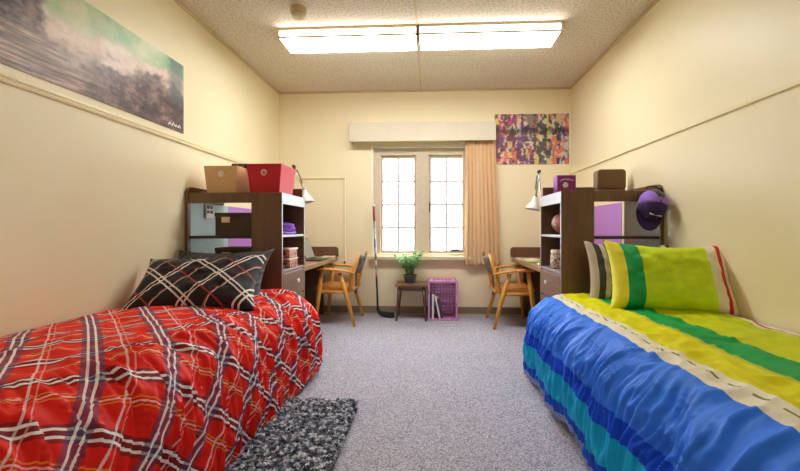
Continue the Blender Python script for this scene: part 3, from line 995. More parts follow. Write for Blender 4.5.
tag(dr.build('duvet', make_striped_duvet(), smooth=True, solid=0.012), 'blue, lime and green striped duvet spread over the right bed', 'duvet')

# ================================================================ pillows
def pillow(name, mat, w, h, th, centre, tilt, yaw, roll, seed, label, pinch=0.07, ears=0.03):
    """cushion: local x width, z height, y thickness; tilt leans the top away"""
    n, k = 44, 30
    vs, uv, f = [], [], []
    idx = {}
    for lay in (0, 1):
        for i in range(n + 1):
            for j in range(k + 1):
                p, q = i / n * 2 - 1, j / k * 2 - 1
                edge = i in (0, n) or j in (0, k)
                if lay and edge:
                    idx[(1, i, j)] = idx[(0, i, j)]
                    continue
                x = w / 2 * p * (1 - pinch * (1 - q * q)) * (1 + ears * (abs(p * q)) ** 3)
                z = h / 2 * q * (1 - pinch * (1 - p * p)) * (1 + ears * (abs(p * q)) ** 3)
                t = th / 2 * ((1 - p ** 4) * (1 - q ** 4)) ** 0.55
                wr = 0.010 * float(vnoise(np.array(p * 4 + seed), np.array(q * 5 + lay * 9), seed)) + 0.006 * float(ridge(vnoise(np.array(p * 8 + 2 * q), np.array(q * 7 - p * 2 + lay * 5), seed + 1)))
                t += wr * min(1, 3 * (1 - max(abs(p), abs(q))))
                y = -t if lay == 0 else t
                # slump: the lower half is fuller, the middle sags
                y *= 1.0 - 0.18 * q
                z -= 0.02 * (1 - p * p) * (q > 0) * q
                idx[(lay, i, j)] = len(vs)
                vs.append((x, y, z))
                uv.append((w * (p * 0.5 + 0.5), h * (q * 0.5 + 0.5)))
    for lay in (0, 1):
        for i in range(n):
            for j in range(k):
                a, b, c, d = idx[(lay, i, j)], idx[(lay, i + 1, j)], idx[(lay, i + 1, j + 1)], idx[(lay, i, j + 1)]
                f.append((a, b, c, d) if lay == 0 else (a, d, c, b))
    mb_ = MB()
    mt = Matrix.Translation(centre) @ Matrix.Rotation(yaw, 4, 'Z') @ Matrix.Rotation(-tilt, 4, 'X') @ Matrix.Rotation(roll, 4, 'Y')
    mb_.v = [tuple(mt @ Vector(p)) for p in vs]
    mb_.f = f
    mb_.uv = uv
    return tag(mb_.build(name, mat, smooth=True), label, 'pillow')

CR, RD = (238, 228, 220), (178, 70, 62)
blk_u = st((0.0, None, 0), (0.10, CR, 0.95), (0.14, None, 0), (0.205, CR, 0.95), (0.245, None, 0), (0.58, RD, 0.9), (0.61, CR, 0.7), (0.635, None, 0))
blk_v = st((0.0, None, 0), (0.20, CR, 0.9), (0.24, None, 0), (0.305, CR, 0.9), (0.345, None, 0), (0.70, RD, 0.85), (0.735, None, 0))
M['black_tartan'] = make_tartan('black_tartan_cloth', (40, 38, 42), blk_u, blk_v, math.radians(40), 0.235, 0.25, 0.1, off=(0.03, 0.06))
grey_s = st((0.0, None, 0), (0.55, (126, 118, 118), 0.55), (0.72, None, 0), (0.8, (30, 28, 32), 0.6))
M['grey_stripe'] = make_tartan('grey_striped_cloth', (82, 80, 84), grey_s, st((0.0, None, 0)), math.radians(35), 0.05, 1.0, 0.08)
pillow('pillow', M['grey_stripe'], 0.70, 0.42, 0.15, (-1.495, 2.60, 0.705), math.radians(36), 0.0, math.radians(-1), 5, 'dark grey striped pillow behind the black tartan one')
pillow('pillow', M['black_tartan'], 0.73, 0.44, 0.17, (-1.402, 2.24, 0.700), math.radians(48), math.radians(5), math.radians(-3), 9, 'black tartan pillow with cream lines lying on the red duvet')

def make_green_pillow():
    m, nt, b = new_mat('lime_pillow_cloth')
    uv = coord(nt, 'UV')
    s = nt.nodes.new('ShaderNodeSeparateXYZ')
    nt.links.new(uv, s.inputs[0])
    w = 0.64
    bands = [(0, (222, 216, 20)), (0.105, (0, 158, 84)), (0.235, (200, 226, 6)), (0.80, (228, 220, 200)), (0.885, (196, 22, 40)), (0.918, (228, 218, 196)), (0.988, (190, 140, 30))]
    r = ramp(nt, mth(nt, 'DIVIDE', s.outputs[0], w), [(p, lin(c)) for p, c in bands])
    n = noise_tex(nt, uv, 12, 3, dim='2D')
    c = mixc(nt, 1.0, r.outputs[0], ramp(nt, n.outputs['Fac'], [(0.3, (0.9, 0.9, 0.9, 1)), (0.7, (1.05, 1.05, 1.05, 1))], 'LINEAR').outputs[0], 'MULTIPLY')
    nt.links.new(c, b.inputs['Base Color'])
    b.inputs['Roughness'].default_value = 0.6
    return m
def make_bw_pillow():
    m, nt, b = new_mat('black_cream_striped_cloth')
    uv = coord(nt, 'UV')
    s = nt.nodes.new('ShaderNodeSeparateXYZ')
    nt.links.new(uv, s.inputs[0])
    stops = [(0.0, (186, 172, 156)), (0.30, (64, 58, 58)), (0.58, (206, 192, 172)), (0.80, (44, 40, 42))]
    n = noise_tex(nt, uv, 12, 3, dim='2D')
    r = ramp(nt, mth(nt, 'FRACT', mth(nt, 'DIVIDE', s.outputs[0], 0.135)), [(p, lin(c)) for p, c in stops])
    c = mixc(nt, 1.0, r.outputs[0], ramp(nt, n.outputs['Fac'], [(0.3, (0.9, 0.9, 0.9, 1)), (0.7, (1.05, 1.05, 1.05, 1))], 'LINEAR').outputs[0], 'MULTIPLY')
    nt.links.new(c, b.inputs['Base Color'])
    b.inputs['Roughness'].default_value = 0.7
    return m
pillow('pillow', make_bw_pillow(), 0.56, 0.42, 0.15, (1.318, 2.575, 0.735), math.radians(16), 0.0, math.radians(2), 14, 'black and cream striped pillow tucked behind the lime pillow')
pillow('pillow', make_green_pillow(), 0.64, 0.42, 0.19, (1.372, 2.265, 0.752), math.radians(24), math.radians(-7), math.radians(2), 17, 'lime green pillow with green, cream and red bands on the right bed', 0.05, 0.05)

# ================================================================ shaggy rug
rug = thing('shag_rug', (-0.73, 1.70, 0), 'dark grey shaggy rug on the carpet beside the red duvet', 'rug')
RX0, RX1, RY0, RY1 = -1.10, -0.415, 1.12, 2.19
ol = round_rect(RX0, RX1, RY0, RY1, 0.05)
MB().prism(ol, 'Z', 0.001, 0.012).build('backing', M['rug_base'], rug)
def make_pile():
    m, nt, b = new_mat('grey_shag_yarn')
    g = noise_tex(nt, coord(nt), 42, 3)
    r = ramp(nt, g.outputs['Fac'], [(0.38, lin((36, 40, 54))), (0.5, lin((108, 116, 134))), (0.61, lin((204, 208, 218)))], 'LINEAR')
    nt.links.new(r.outputs[0], b.inputs['Base Color'])
    b.inputs['Roughness'].default_value = 0.85
    return m
rng = np.random.RandomState(3)
ns = 17000
px, py = rng.uniform(RX0 + 0.01, RX1 - 0.008, ns), rng.uniform(RY0 + 0.01, RY1 - 0.008, ns)
ang = rng.uniform(0, 2 * np.pi, ns) + 1.2 * vnoise(px * 9, py * 9, 5)
ln = rng.uniform(0.020, 0.042, ns)
hh = rng.uniform(0.022, 0.042, ns)
wd = rng.uniform(0.003, 0.0058, ns)
pv = np.zeros((ns, 6, 3))
dx, dy = np.cos(ang), np.sin(ang)
for k, (t, z) in enumerate(((0.0, 0.0), (0.45, 0.85), (1.0, 0.95))):
    bx_, by_ = px + dx * ln * t, py + dy * ln * t
    bx_ = np.clip(bx_, RX0 - 0.01, RX1 + 0.012)
    zz = 0.010 + hh * z * (0.75 if k == 2 else 1)
    pv[:, 2 * k] = np.stack([bx_ - dy * wd, by_ + dx * wd, zz], -1)
    pv[:, 2 * k + 1] = np.stack([bx_ + dy * wd, by_ - dx * wd, zz + 0.002], -1)
base = np.arange(ns)[:, None] * 6
pf = np.concatenate([base + np.array([0, 1, 3, 2]), base + np.array([2, 3, 5, 4])], 0)
mbp = MB()
mbp.v = [tuple(p) for p in pv.reshape(-1, 3)]
mbp.f = [tuple(int(i) for i in q) for q in pf]
pile = mbp.build('pile', make_pile(), rug)
pile['kind'] = 'stuff'

# ================================================================ storage bins on the left unit
def bin_box(name, mat, cx, y0, y1, wt, wb, z0, z1, label, disc, disc2, group='fabric storage bins'):
    t = thing(name, (cx, (y0 + y1) / 2, z0), label, 'storage bin', group)
    tp, bt, th = wt / 2, wb / 2, 0.006
    v, f = [], []
    ring_o_b = [(cx - bt, y0 + 0.015), (cx + bt, y0 + 0.015), (cx + bt, y1 - 0.015), (cx - bt, y1 - 0.015)]
    ring_o_t = [(cx - tp, y0), (cx + tp, y0), (cx + tp, y1), (cx - tp, y1)]
    ring_i_t = [(cx - tp + th, y0 + th), (cx + tp - th, y0 + th), (cx + tp - th, y1 - th), (cx - tp + th, y1 - th)]
    ring_i_b = [(cx - bt + th, y0 + 0.015 + th), (cx + bt - th, y0 + 0.015 + th), (cx + bt - th, y1 - 0.015 - th), (cx - bt + th, y1 - 0.015 - th)]
    for rg, z in ((ring_o_b, z0), (ring_o_t, z1), (ring_i_t, z1), (ring_i_b, z0 + th)):
        v += [(x, y, z) for x, y in rg]
    f.append((3, 2, 1, 0))
    f.append((12, 13, 14, 15))
    for r_ in range(3):
        for k in range(4):
            k2 = (k + 1) % 4
            f.append((r_ * 4 + k, r_ * 4 + k2, r_ * 4 + 4 + k2, r_ * 4 + 4 + k))
    MB().add(v, f).build('body', mat, t, bevel=0.002)
    zc = z0 + (z1 - z0) * 0.70
    yc = y0 + 0.015 * 0.30
    g = MB().lathe([(0.024, 0.002), (0.024, -0.004), (0.019, -0.006)], (cx + disc2[1], yc, zc), 24, 'Y').build('round_tag', disc, t)
    MB().lathe([(disc2[2], -0.004), (disc2[2], -0.0075)], (cx + disc2[1], yc, zc), 16, 'Y').build('tag_mark', disc2[0], g)
    return t
UT = 1.305
bin_box('storage_bin', M['tan_bin'], -1.612, 2.845, 3.12, 0.268, 0.228, UT + 0.001, 1.517, 'tan tapered storage bin on the left shelf unit', M['white'], (plain('cream_tag_print', (236, 226, 200), 0.6, 0.02), 0.005, 0.013))
bin_box('storage_bin', M['red_bin'], -1.272, 2.845, 3.15, 0.276, 0.228, UT + 0.001, 1.53, 'red tapered storage bin on the left shelf unit', plain('pink_tag_card', (238, 196, 190), 0.6, 0.02), (plain('red_tag_print', (206, 90, 96), 0.6, 0.05), 0.0, 0.011))
dc = thing('flat_case', (-1.56, 3.03, 1.518), 'flat black case lying across the tan bin', 'case')
BX(-1.60, -1.452, 2.98, 3.105, 1.5185, 1.555).build('case_body', M['black'], dc, bevel=0.006)
BX(-1.52, -1.49, 2.9785, 2.9805, 1.53, 1.545).build('red_latch', plain('dull_red_latch', (150, 70, 66), 0.5, 0.05), dc)

# dark boxes on the open shelves
def shelf_box(x0, x1, z0, h, label):
    t = thing('file_box', ((x0 + x1) / 2, 2.93, z0), label, 'box', 'dark boxes on the open shelves')
    BX(x0 + 0.003, x1 - 0.003, 2.813, 3.06, z0, z0 + h - 0.03).build('body', M['box_dark'], t, bevel=0.003)
    BX(x0, x1, 2.810, 3.063, z0 + h - 0.03, z0 + h).build('lid', M['box_dark'], t, bevel=0.003)
    BX(x0 + 0.055, x0 + 0.12, 2.807, 2.811, z0 + h - 0.075, z0 + h - 0.033).build('label_card', M['label_card'], t)
shelf_box(-1.638, -1.352, 0.978, 0.176, 'dark brown file box on the upper open shelf of the left unit')
shelf_box(-1.638, -1.352, 0.729, 0.158, 'dark brown file box on the lower open shelf of the left unit')

# lilac boards pinned to the side walls behind the open shelves
tag(BX(XL + 0.001, XL + 0.006, 3.40, 4.30, 0.845, 1.238).build('poster_board', M['lilac']), 'lilac poster board on the left wall above the desk', 'poster board')
tag(BX(XL + 0.001, XL + 0.006, 2.83, 3.39, 0.80, 1.238).build('wall_tint_sheet', M['paleblue']), 'pale blue sheet tinting the left wall, seen through the open shelves', 'pin board')  # flat sheet added to tint this stretch of wall pale blue
tag(BX(XR - 0.006, XR - 0.001, 3.38, 4.30, 0.845, 1.26).build('poster_board', M['lilac']), 'lilac poster board on the right wall above the desk', 'poster board')
outlet('wall_outlet', 'white socket plate on the left wall behind the open shelf', XL + 0.006, 3.085, 1.176, 0.11, 0.115, '+X', M['white'], M['black'], [(-0.024, 0.034), (0.024, 0.034), (-0.024, -0.004), (0.024, -0.004)])
outlet('wall_outlet', 'dark socket low on the far wall under the left desk', -1.40, YB, 0.337, 0.075, 0.10, 'Y', M['brown_dark'], M['black'], [(0, 0.02), (0, -0.022)])
outlet('wall_outlet', 'cream socket at the foot of the wire moulding by the left chair', -1.041, YB, 0.625, 0.06, 0.07, 'Y', M['trim'], M['brown_dark'], [(0, 0.0)])

# ================================================================ things in the left cubbies
def blob(name, mat, cx, cy, z0, lx, ly, lz, seed, parent=None, flat=2.5):
    nu_, nv_ = 36, 20
    v, f = [], []
    for j in range(nv_ + 1):
        ph = math.pi * j / nv_
        for i in range(nu_):
            a = 2 * math.pi * i / nu_
            se = lambda w_, e: math.copysign(abs(w_) ** e, w_)
            x, y, z = se(math.sin(ph), 0.6) * se(math.cos(a), 0.7), se(math.sin(ph), 0.6) * se(math.sin(a), 0.7), -se(math.cos(ph), 0.7)
            r = 1 + 0.14 * float(vnoise(np.array(2.2 * x + 5 + 1.3 * z), np.array(2.2 * y + 3 * z + 9), seed)) + 0.10 * float(ridge(vnoise(np.array(4 * z + x), np.array(1.6 * y + 2), seed + 1)))
            v.append((cx + lx * x * r, cy + ly * y * r, z0 + max(0.0, lz + lz * z * r)))
    for j in range(nv_):
        for i in range(nu_):
            a, b = j * nu_ + i, j * nu_ + (i + 1) % nu_
            f.append((a, b, b + nu_, a + nu_))
    return MB().add(v, f).build(name, mat, parent, smooth=True)
kc = thing('knit_hat', (-1.20, 3.10, 0.987), 'crumpled purple knit hat in the top cubby of the left unit', 'hat')
blob('crown', M['purple_cloth'], -1.205, 3.10, 0.986, 0.062, 0.115, 0.046, 31, kc)
MB().tube([(-1.205 + 0.070 * math.cos(a), 3.10 + 0.125 * math.sin(a), 0.998 + 0.004 * math.sin(3 * a)) for a in [2 * math.pi * k / 28 for k in range(29)]], 0.011, 8, cap=False).build('brim_band', plain('pale_purple_knit', (158, 120, 210), 0.9, 0.2, 60, bmp=0.4), kc, smooth=True)

def make_snack():
    m, nt, b = new_mat('mixed_snacks')
    n = nt.nodes.new('ShaderNodeTexVoronoi')
    n.inputs['Scale'].default_value = 70
    nt.links.new(coord(nt), n.inputs['Vector'])
    r = ramp(nt, n.outputs['Color'], [(0.0, lin((150, 66, 52))), (0.3, lin((198, 120, 84))), (0.55, lin((120, 60, 54))), (0.75, lin((214, 170, 130)))])
    nt.links.new(r.outputs[0], b.inputs['Base Color'])
    b.inputs['Roughness'].default_value = 0.5
    return m
M['snack'] = make_snack()
M['tub_lid'] = plain('clear_lid_plastic', (222, 196, 180), 0.25, 0.04)
for k, (z, yc, which) in enumerate(((0.717, 3.085, 'lower'), (0.797, 3.075, 'upper'))):
    t = thing('snack_tub', (-1.20, yc, z), '%s of the two snack tubs stacked in the left cubby' % which, 'food tub', 'snack tubs in the left cubby')
    MB().prism(round_rect(-1.272, -1.126, yc - 0.105, yc + 0.105, 0.025), 'Z', z, z + 0.064).build('tub', M['snack'], t, bevel=0.004)
    MB().prism(round_rect(-1.278, -1.120, yc - 0.111, yc + 0.111, 0.027), 'Z', z + 0.0645, z + 0.078).build('lid', M['tub_lid'], t, bevel=0.003)

# right cubbies: ball and jar
fb = thing('football', (1.06, 3.06, 0.987), 'brown football resting in the top cubby of the right unit', 'ball')
prof = []
for k in range(21):
    a = math.pi * k / 20
    prof.append((0.080 * math.sin(a) ** 1.15 + 0.0005, -0.128 * math.cos(a)))
fm = Matrix.Translation((1.045, 3.03, 1.071)) @ Matrix.Rotation(math.radians(8), 4, 'X') @ Matrix.Rotation(math.radians(6), 4, 'Z')
MB().lathe(prof, (0, 0, 0), 28, 'Y').build('ball_body', M['football'], fb, smooth=True, mtx=fm)
for yy in (-0.078, 0.078):
    r0 = 0.080 * math.sin(math.acos(-yy / 0.128)) ** 1.15
    MB().tube([((r0 + 0.0005) * math.cos(a), yy, (r0 + 0.0005) * math.sin(a)) for a in [2 * math.pi * k / 32 for k in range(33)]], 0.005, 6, cap=False, squash=(1, 0.4)).build('stripe', M['white'], fb, smooth=True, mtx=fm)
def make_jar():
    m, nt, b = new_mat('speckled_jar')
    n = noise_tex(nt, coord(nt), 70, 3)
    r = ramp(nt, n.outputs['Fac'], [(0.38, lin((96, 76, 60))), (0.5, lin((178, 150, 122))), (0.62, lin((222, 204, 180)))], 'LINEAR')
    nt.links.new(r.outputs[0], b.inputs['Base Color'])
    b.inputs['Roughness'].default_value = 0.5
    return m
jr = thing('snack_jar', (1.035, 3.09, 0.717), 'round speckled jar in the lower cubby of the right unit', 'jar')
MB().lathe([(0.062, 0.0), (0.072, 0.012), (0.076, 0.06), (0.072, 0.105), (0.064, 0.118)], (1.035, 3.09, 0.717), 28).build('jar_body', make_jar(), jr, smooth=True)
MB().lathe([(0.070, 0.0), (0.072, 0.004), (0.072, 0.022), (0.066, 0.027)], (1.035, 3.09, 0.8355), 28).build('jar_lid', plain('jar_lid_plastic', (208, 186, 160), 0.5, 0.05), jr, smooth=False)

# ================================================================ on top of the right unit
tb = thing('brown_box', (1.40, 3.10, UT), 'plain brown box with rounded corners on the right shelf unit', 'box')
MB().prism(round_rect(1.372, 1.598, UT + 0.060, UT + 0.215, 0.026, (0, 0, 1, 1)), 'Y', 3.19, 3.28).build('box_lid', M['brown_card'], tb, bevel=0.004)
BX(1.377, 1.593, 3.195, 3.275, UT + 0.001, UT + 0.0595).build('box_body', M['brown_card'], tb, bevel=0.003)
pb = thing('purple_carton', (1.09, 3.2, UT), 'small purple carton with a white print on the right shelf unit', 'box')
BX(1.035, 1.185, 3.16, 3.265, UT + 0.001, UT + 0.165).build('carton', M['purple'], pb, bevel=0.003)
MB().tube([(1.055, 3.159, UT + 0.118), (1.09, 3.159, UT + 0.130), (1.13, 3.159, UT + 0.130), (1.165, 3.159, UT + 0.118)], 0.006, 6, squash=(1, 0.3)).build('printed_band', plain('pink_print', (214, 150, 206), 0.6, 0.05), pb)
MB().lathe([(0.022, 0.0), (0.022, -0.002)], (1.10, 3.16, UT + 0.085), 18, 'Y').build('printed_spot', M['white'], pb)

# purple cap hung on the corner of the unit
cp = thing('baseball_cap', (1.545, 2.72, 1.05), 'purple baseball cap hanging from the corner of the right shelf unit', 'cap')
cm = Matrix.Translation((1.548, 2.752, 1.195)) @ Matrix.Scale(1.12, 4) @ Matrix.Rotation(math.radians(14), 4, 'Y') @ Matrix.Rotation(math.radians(82), 4, 'X')
# local: dome opens to -z, brim towards -y (after the turn: dome bulges to the viewer, brim hangs down)
def dome_part(a0, a1, rscale, n_a=20, n_h=12):
    v, f = [], []
    for j in range(n_h + 1):
        h = j / n_h * math.pi / 2
        for i in range(n_a + 1):
            a = a0 + (a1 - a0) * i / n_a
            v.append((0.082 * rscale * math.cos(h) ** 0.8 * math.cos(a), 0.098 * rscale * math.cos(h) ** 0.8 * math.sin(a), 0.102 * rscale * math.sin(h)))
    for j in range(n_h):
        for i in range(n_a):
            q = j * (n_a + 1) + i
            f.append((q, q + 1, q + n_a + 2, q + n_a + 1))
    return MB().add(v, f)
dome_part(math.radians(185), math.radians(355), 1.0).build('front_panel', M['cap_dark'], cp, smooth=True, solid=0.002, mtx=cm)
dome_part(math.radians(-5), math.radians(185), 1.0).build('back_mesh', M['cap_light'], cp, smooth=True, solid=0.002, mtx=cm)
v, f = [], []
for j in range(9):
    t = j / 8
    for i in range(21):
        a = math.radians(195 + 150 * i / 20)
        v.append(((0.082 + 0.004 * t) * math.cos(a), 0.098 * math.sin(a) - 0.068 * t * (abs(math.sin(a)) ** 0.6), -0.002 - 0.018 * t * abs(math.cos(a)) + 0.016 * t))
for j in range(8):
    for i in range(20):
        q = j * 21 + i
        f.append((q, q + 1, q + 22, q + 21))
MB().add(v, f).build('brim', M['cap_dark'], cp, smooth=True, solid=0.004, mtx=cm)
dome_part(math.radians(58), math.radians(122), 1.02, 14, 4).build('opening_dark_patch', M['black'], cp, smooth=True, solid=0.002, mtx=cm)  # black patch over the mesh, painted as the opening's dark hollow
MB().tube([(0.05 * math.cos(a), 0.098 + 0.0 + 0.022 * math.sin(a), 0.012) for a in [math.pi * k / 12 for k in range(13)]], 0.006, 6).build('back_strap', M['black'], cp, smooth=True, mtx=cm)
for k in range(6):
    x0 = -0.036 + 0.0125 * k
    MB().tube([(x0, -0.070 - 0.002 * (k % 2), 0.071), (x0 + 0.005, -0.078, 0.064), (x0 + 0.009, -0.071, 0.0705)], 0.0030, 6).build('stitched_mark', M['white'], cp, smooth=True, mtx=cm)

# ================================================================ desk lamps
def lamp(s, bx, by, elbow, head, label):
    t = thing('desk_lamp', (bx, by, 0.70), label, 'lamp', 'jointed desk lamps')
    MB().lathe([(0.075, 0.0), (0.075, 0.012), (0.06, 0.02), (0.018, 0.026), (0.014, 0.04)], (bx, by, 0.7005), 24).build('base', M['chrome'], t, smooth=True)
    e, h = Vector(elbow), Vector(head)
    for o in (-0.008, 0.008):
        MB().tube([(bx, by + o, 0.735), (e.x, e.y + o, e.z)], 0.006, 8).build('lower_arm', M['chrome'], t, smooth=True)
        MB().tube([(e.x, e.y + o, e.z), (h.x, h.y + o, h.z)], 0.006, 8).build('upper_arm', M['chrome'], t, smooth=True)
    MB().lathe([(0.014, -0.016), (0.014, 0.016)], e, 14, 'Y').build('elbow_joint', M['iron'], t)
    MB().lathe([(0.013, -0.014), (0.013, 0.014)], h, 14, 'Y').build('head_joint', M['iron'], t)
    hm = Matrix.Translation(h) @ Matrix.Rotation(math.radians(-s * 14), 4, 'Y')
    MB().lathe([(0.020, 0.004), (0.022, -0.03), (0.034, -0.05), (0.062, -0.105), (0.066, -0.115), (0.062, -0.113), (0.030, -0.05), (0.018, -0.03)], (0, 0, 0), 28, cap=False).build('lamp_shade', M['white'], t, smooth=True, mtx=hm)
    sp = []
    a, b = e.lerp(h, 0.15), e.lerp(h, 0.7)
    for k in range(80):
        q = a.lerp(b, k / 79)
        sp.append((q.x + 0.007 * math.cos(k * 1.05) + s * 0.012, q.y + 0.007 * math.sin(k * 1.05), q.z))
    MB().tube(sp, 0.0022, 5).build('spring', M['iron'], t, smooth=True)
lamp(1, -1.32, 3.52, (-1.262, 3.46, 1.61), (-1.158, 3.44, 1.385), 'chrome desk lamp with a white shade behind the red bin')
lamp(-1, 1.05, 3.52, (0.972, 3.46, 1.545), (0.938, 3.44, 1.315), 'chrome desk lamp with a white shade by the right shelf unit')

# ================================================================ on the desks
lp = thing('laptop', (-1.2, 3.98, 0.70), 'open laptop on the left desk beside the shelf unit', 'laptop')
BX(-1.268, -1.116, 3.83, 4.13, 0.7005, 0.714).build('keyboard_base', M['black'], lp, bevel=0.004)
lm = Matrix.Translation((-1.266, 3.98, 0.7155)) @ Matrix.Rotation(math.radians(-20), 4, 'Y')
lid = BX(-0.006, 0.0, -0.15, 0.15, 0.0, 0.235).build('screen_lid', M['black'], lp, bevel=0.002, mtx=lm)
BX(0.0005, 0.0015, -0.14, 0.14, 0.014, 0.224).build('screen', plain('grey_screen', (150, 146, 134), 0.25, 0.05), lid, mtx=lm)
def sheet(name, mat, cx, cy, z, w, l, th, rot, label, cat, mat2=None):
    mt = Matrix.Translation((cx, cy, z)) @ Matrix.Rotation(rot, 4, 'Z')
    t = thing(name, (cx, cy, z), label, cat)
    BX(-w / 2, w / 2, -l / 2, l / 2, 0, th).build('cover', mat, t, bevel=min(0.002, th / 3), mtx=mt)
    BX(-w / 2 + 0.03, w / 2 - 0.03, l * 0.1, l / 2 - 0.03, th, th + 0.001).build('title_panel', mat2 or M['paper'], t, mtx=mt)
sheet('green_folder', M['green_paper'], -1.195, 4.245, 0.7005, 0.14, 0.17, 0.008, 0.1, 'green folder lying on the left desk', 'folder')
sheet('notebook', M['paper'], -1.20, 4.43, 0.7005, 0.13, 0.15, 0.012, -0.05, 'white notebook beside the green folder on the left desk', 'notebook', M['book_dark'])
sheet('green_folder', M['green_paper'], 1.02, 3.86, 0.7005, 0.14, 0.24, 0.010, -0.1, 'green folder lying on the right desk', 'folder')
sheet('notebook', M['paper'], 1.05, 4.18, 0.7005, 0.17, 0.24, 0.010, 0.2, 'white papers lying on the right desk behind the green folder', 'papers', M['book_dark'])

# ================================================================ side table, plant, crate, stick
tbl = thing('side_table', (-0.215, 4.38, 0), 'small walnut side table under the window holding the plant', 'table')
BX(-0.395, -0.035, 4.225, 4.535, 0.385, 0.413).build('table_top', M['walnut_x'], tbl, bevel=0.004)
for sx in (-1, 1):
    for sy in (-1, 1):
        x0, y0 = -0.215 + sx * 0.135, 4.38 + sy * 0.115
        MB().tube([(x0 + sx * 0.030, y0 + sy * 0.022, 0.0), (x0, y0, 0.385)], [0.011, 0.019], 10).build('leg', M['walnut'], tbl, smooth=True)
for y in (4.262, 4.498):
    BX(-0.335, -0.095, y - 0.008, y + 0.008, 0.335, 0.385).build('apron', M['walnut_x'], tbl)
for x in (-0.352, -0.078):
    BX(x - 0.008, x + 0.008, 4.28, 4.48, 0.335, 0.385).build('apron', M['walnut'], tbl)

pl = thing('potted_plant', (-0.235, 4.37, 0.413), 'leafy green plant in a charcoal pot on the side table', 'plant')
MB().lathe([(0.052, 0.0), (0.058, 0.004), (0.074, 0.078), (0.078, 0.080), (0.078, 0.092), (0.070, 0.092), (0.066, 0.075)], (-0.235, 4.37, 0.4135), 8).build('pot', M['pot'], pl)
MB().lathe([(0.002, 0.006), (0.05, 0.004), (0.067, 0.0)], (-0.235, 4.37, 0.4135 + 0.078), 16).build('soil', M['soil'], pl, smooth=True)
def make_leaf():
    m, nt, b = new_mat('fresh_green_leaf')
    n = noise_tex(nt, coord(nt), 12, 3)
    r = ramp(nt, n.outputs['Fac'], [(0.3, lin((70, 128, 52))), (0.5, lin((112, 172, 82))), (0.7, lin((164, 206, 120)))], 'LINEAR')
    nt.links.new(r.outputs[0], b.inputs['Base Color'])
    b.inputs['Roughness'].default_value = 0.5
    return m
M['leaf'] = make_leaf()
def leaf_geo(mb_, base, d, up, ln, wd):
    d = d.normalized()
    sd = d.cross(up).normalized()
    nn = sd.cross(d).normalized()
    pts = []
    for t, w in ((0.0, 0.10), (0.3, 0.9), (0.6, 0.8), (1.0, 0.02)):
        c = base + d * ln * t - Vector((0, 0, 1)) * ln * 0.25 * t * t
        pts += [c - sd * wd * w - nn * 0.002, c + nn * wd * 0.25, c + sd * wd * w - nn * 0.002]
    f = []
    for k in range(3):
        q = 3 * k
        f += [(q, q + 1, q + 4, q + 3), (q + 1, q + 2, q + 5, q + 4)]
    mb_.add(pts, f)
rr = random.Random(8)
for k in range(24):
    a = 2 * math.pi * k / 24 * 5.3
    lean = rr.uniform(0.02, 0.16) if k > 3 else rr.uniform(0.0, 0.05)
    hgt = rr.uniform(0.16, 0.30) * (1 - lean * 1.3) + 0.02
    p0 = Vector((-0.235 + 0.03 * math.cos(a), 4.37 + 0.03 * math.sin(a), 0.492))
    tip = p0 + Vector((lean * math.cos(a), min(lean, 0.10) * math.sin(a), hgt))
    mid = p0.lerp(tip, 0.5) + Vector((-0.15 * lean * math.cos(a), 0, 0.02))
    fr = MB().tube([p0, mid, tip], [0.0030, 0.0024, 0.0012], 5).build('stem', M['stem'], pl, smooth=True)
    lb = MB()
    nl = rr.randint(7, 10)
    for j in range(nl):
        t = 0.35 + 0.65 * j / (nl - 1)
        q = (p0.lerp(mid, t * 2) if t < 0.5 else mid.lerp(tip, t * 2 - 1))
        b_ = a + (j % 2 * 2 - 1) * rr.uniform(0.7, 1.6)
        d = Vector((math.cos(b_), math.sin(b_) * 0.8, rr.uniform(0.25, 0.9)))
        leaf_geo(lb, q, d, Vector((0, 0, 1)), rr.uniform(0.055, 0.09), rr.uniform(0.010, 0.016))
    lf = lb.build('leaf_spray', M['leaf'], fr, smooth=True)
    lf['kind'] = 'stuff'

# plastic crate standing on its side, open towards the room
def lattice(nu_, nv_, solid_rows, solid_cols, bar):
    """flat connected plate with holes, in unit coords: returns verts (u,v), faces"""
    us, vs_ = [0.0], [0.0]
    for k in range(nu_):
        c = (k + 0.5) / nu_
        us += [c - (0.5 - bar) / nu_, c + (0.5 - bar) / nu_]
    us.append(1.0)
    for k in range(nv_):
        c = (k + 0.5) / nv_
        vs_ += [c - (0.5 - bar) / nv_, c + (0.5 - bar) / nv_]
    vs_.append(1.0)
    V = [(u, v) for v in vs_ for u in us]
    F = []
    n = len(us)
    for j in range(len(vs_) - 1):
        for i in range(n - 1):
            hole = (i % 2 == 1) and (j % 2 == 1) and (i // 2 not in solid_cols) and (j // 2 not in solid_rows)
            if not hole:
                q = j * n + i
                F.append((q, q + 1, q + n + 1, q + n))
    return V, F
cr = thing('plastic_crate', (0.13, 4.42, 0), 'purple plastic crate on its side under the window, books inside', 'crate')
CX0, CX1, CY0, CY1, CZ0, CZ1 = -0.022, 0.300, 4.285, 4.555, 0.001, 0.442
def plate(fn, nu_, nv_, rows, cols, name, bar=0.18):
    V, F = lattice(nu_, nv_, rows, cols, bar)
    MB().add([fn(u, v) for u, v in V], F).build(name, M['crate'], cr, solid=0.007)
LX = lambda u, a, b: a + (b - a) * u
plate(lambda u, v: (CX0, LX(u, CY0, CY1), LX(v, CZ0, CZ1)), 5, 9, (0, 8), (0,), 'side_wall')
plate(lambda u, v: (CX1, LX(u, CY1, CY0), LX(v, CZ0, CZ1)), 5, 9, (0, 8), (4,), 'side_wall')
plate(lambda u, v: (LX(u, CX0, CX1), LX(v, CY1, CY0), CZ1), 7, 5, (4,), (0, 6), 'top_wall')
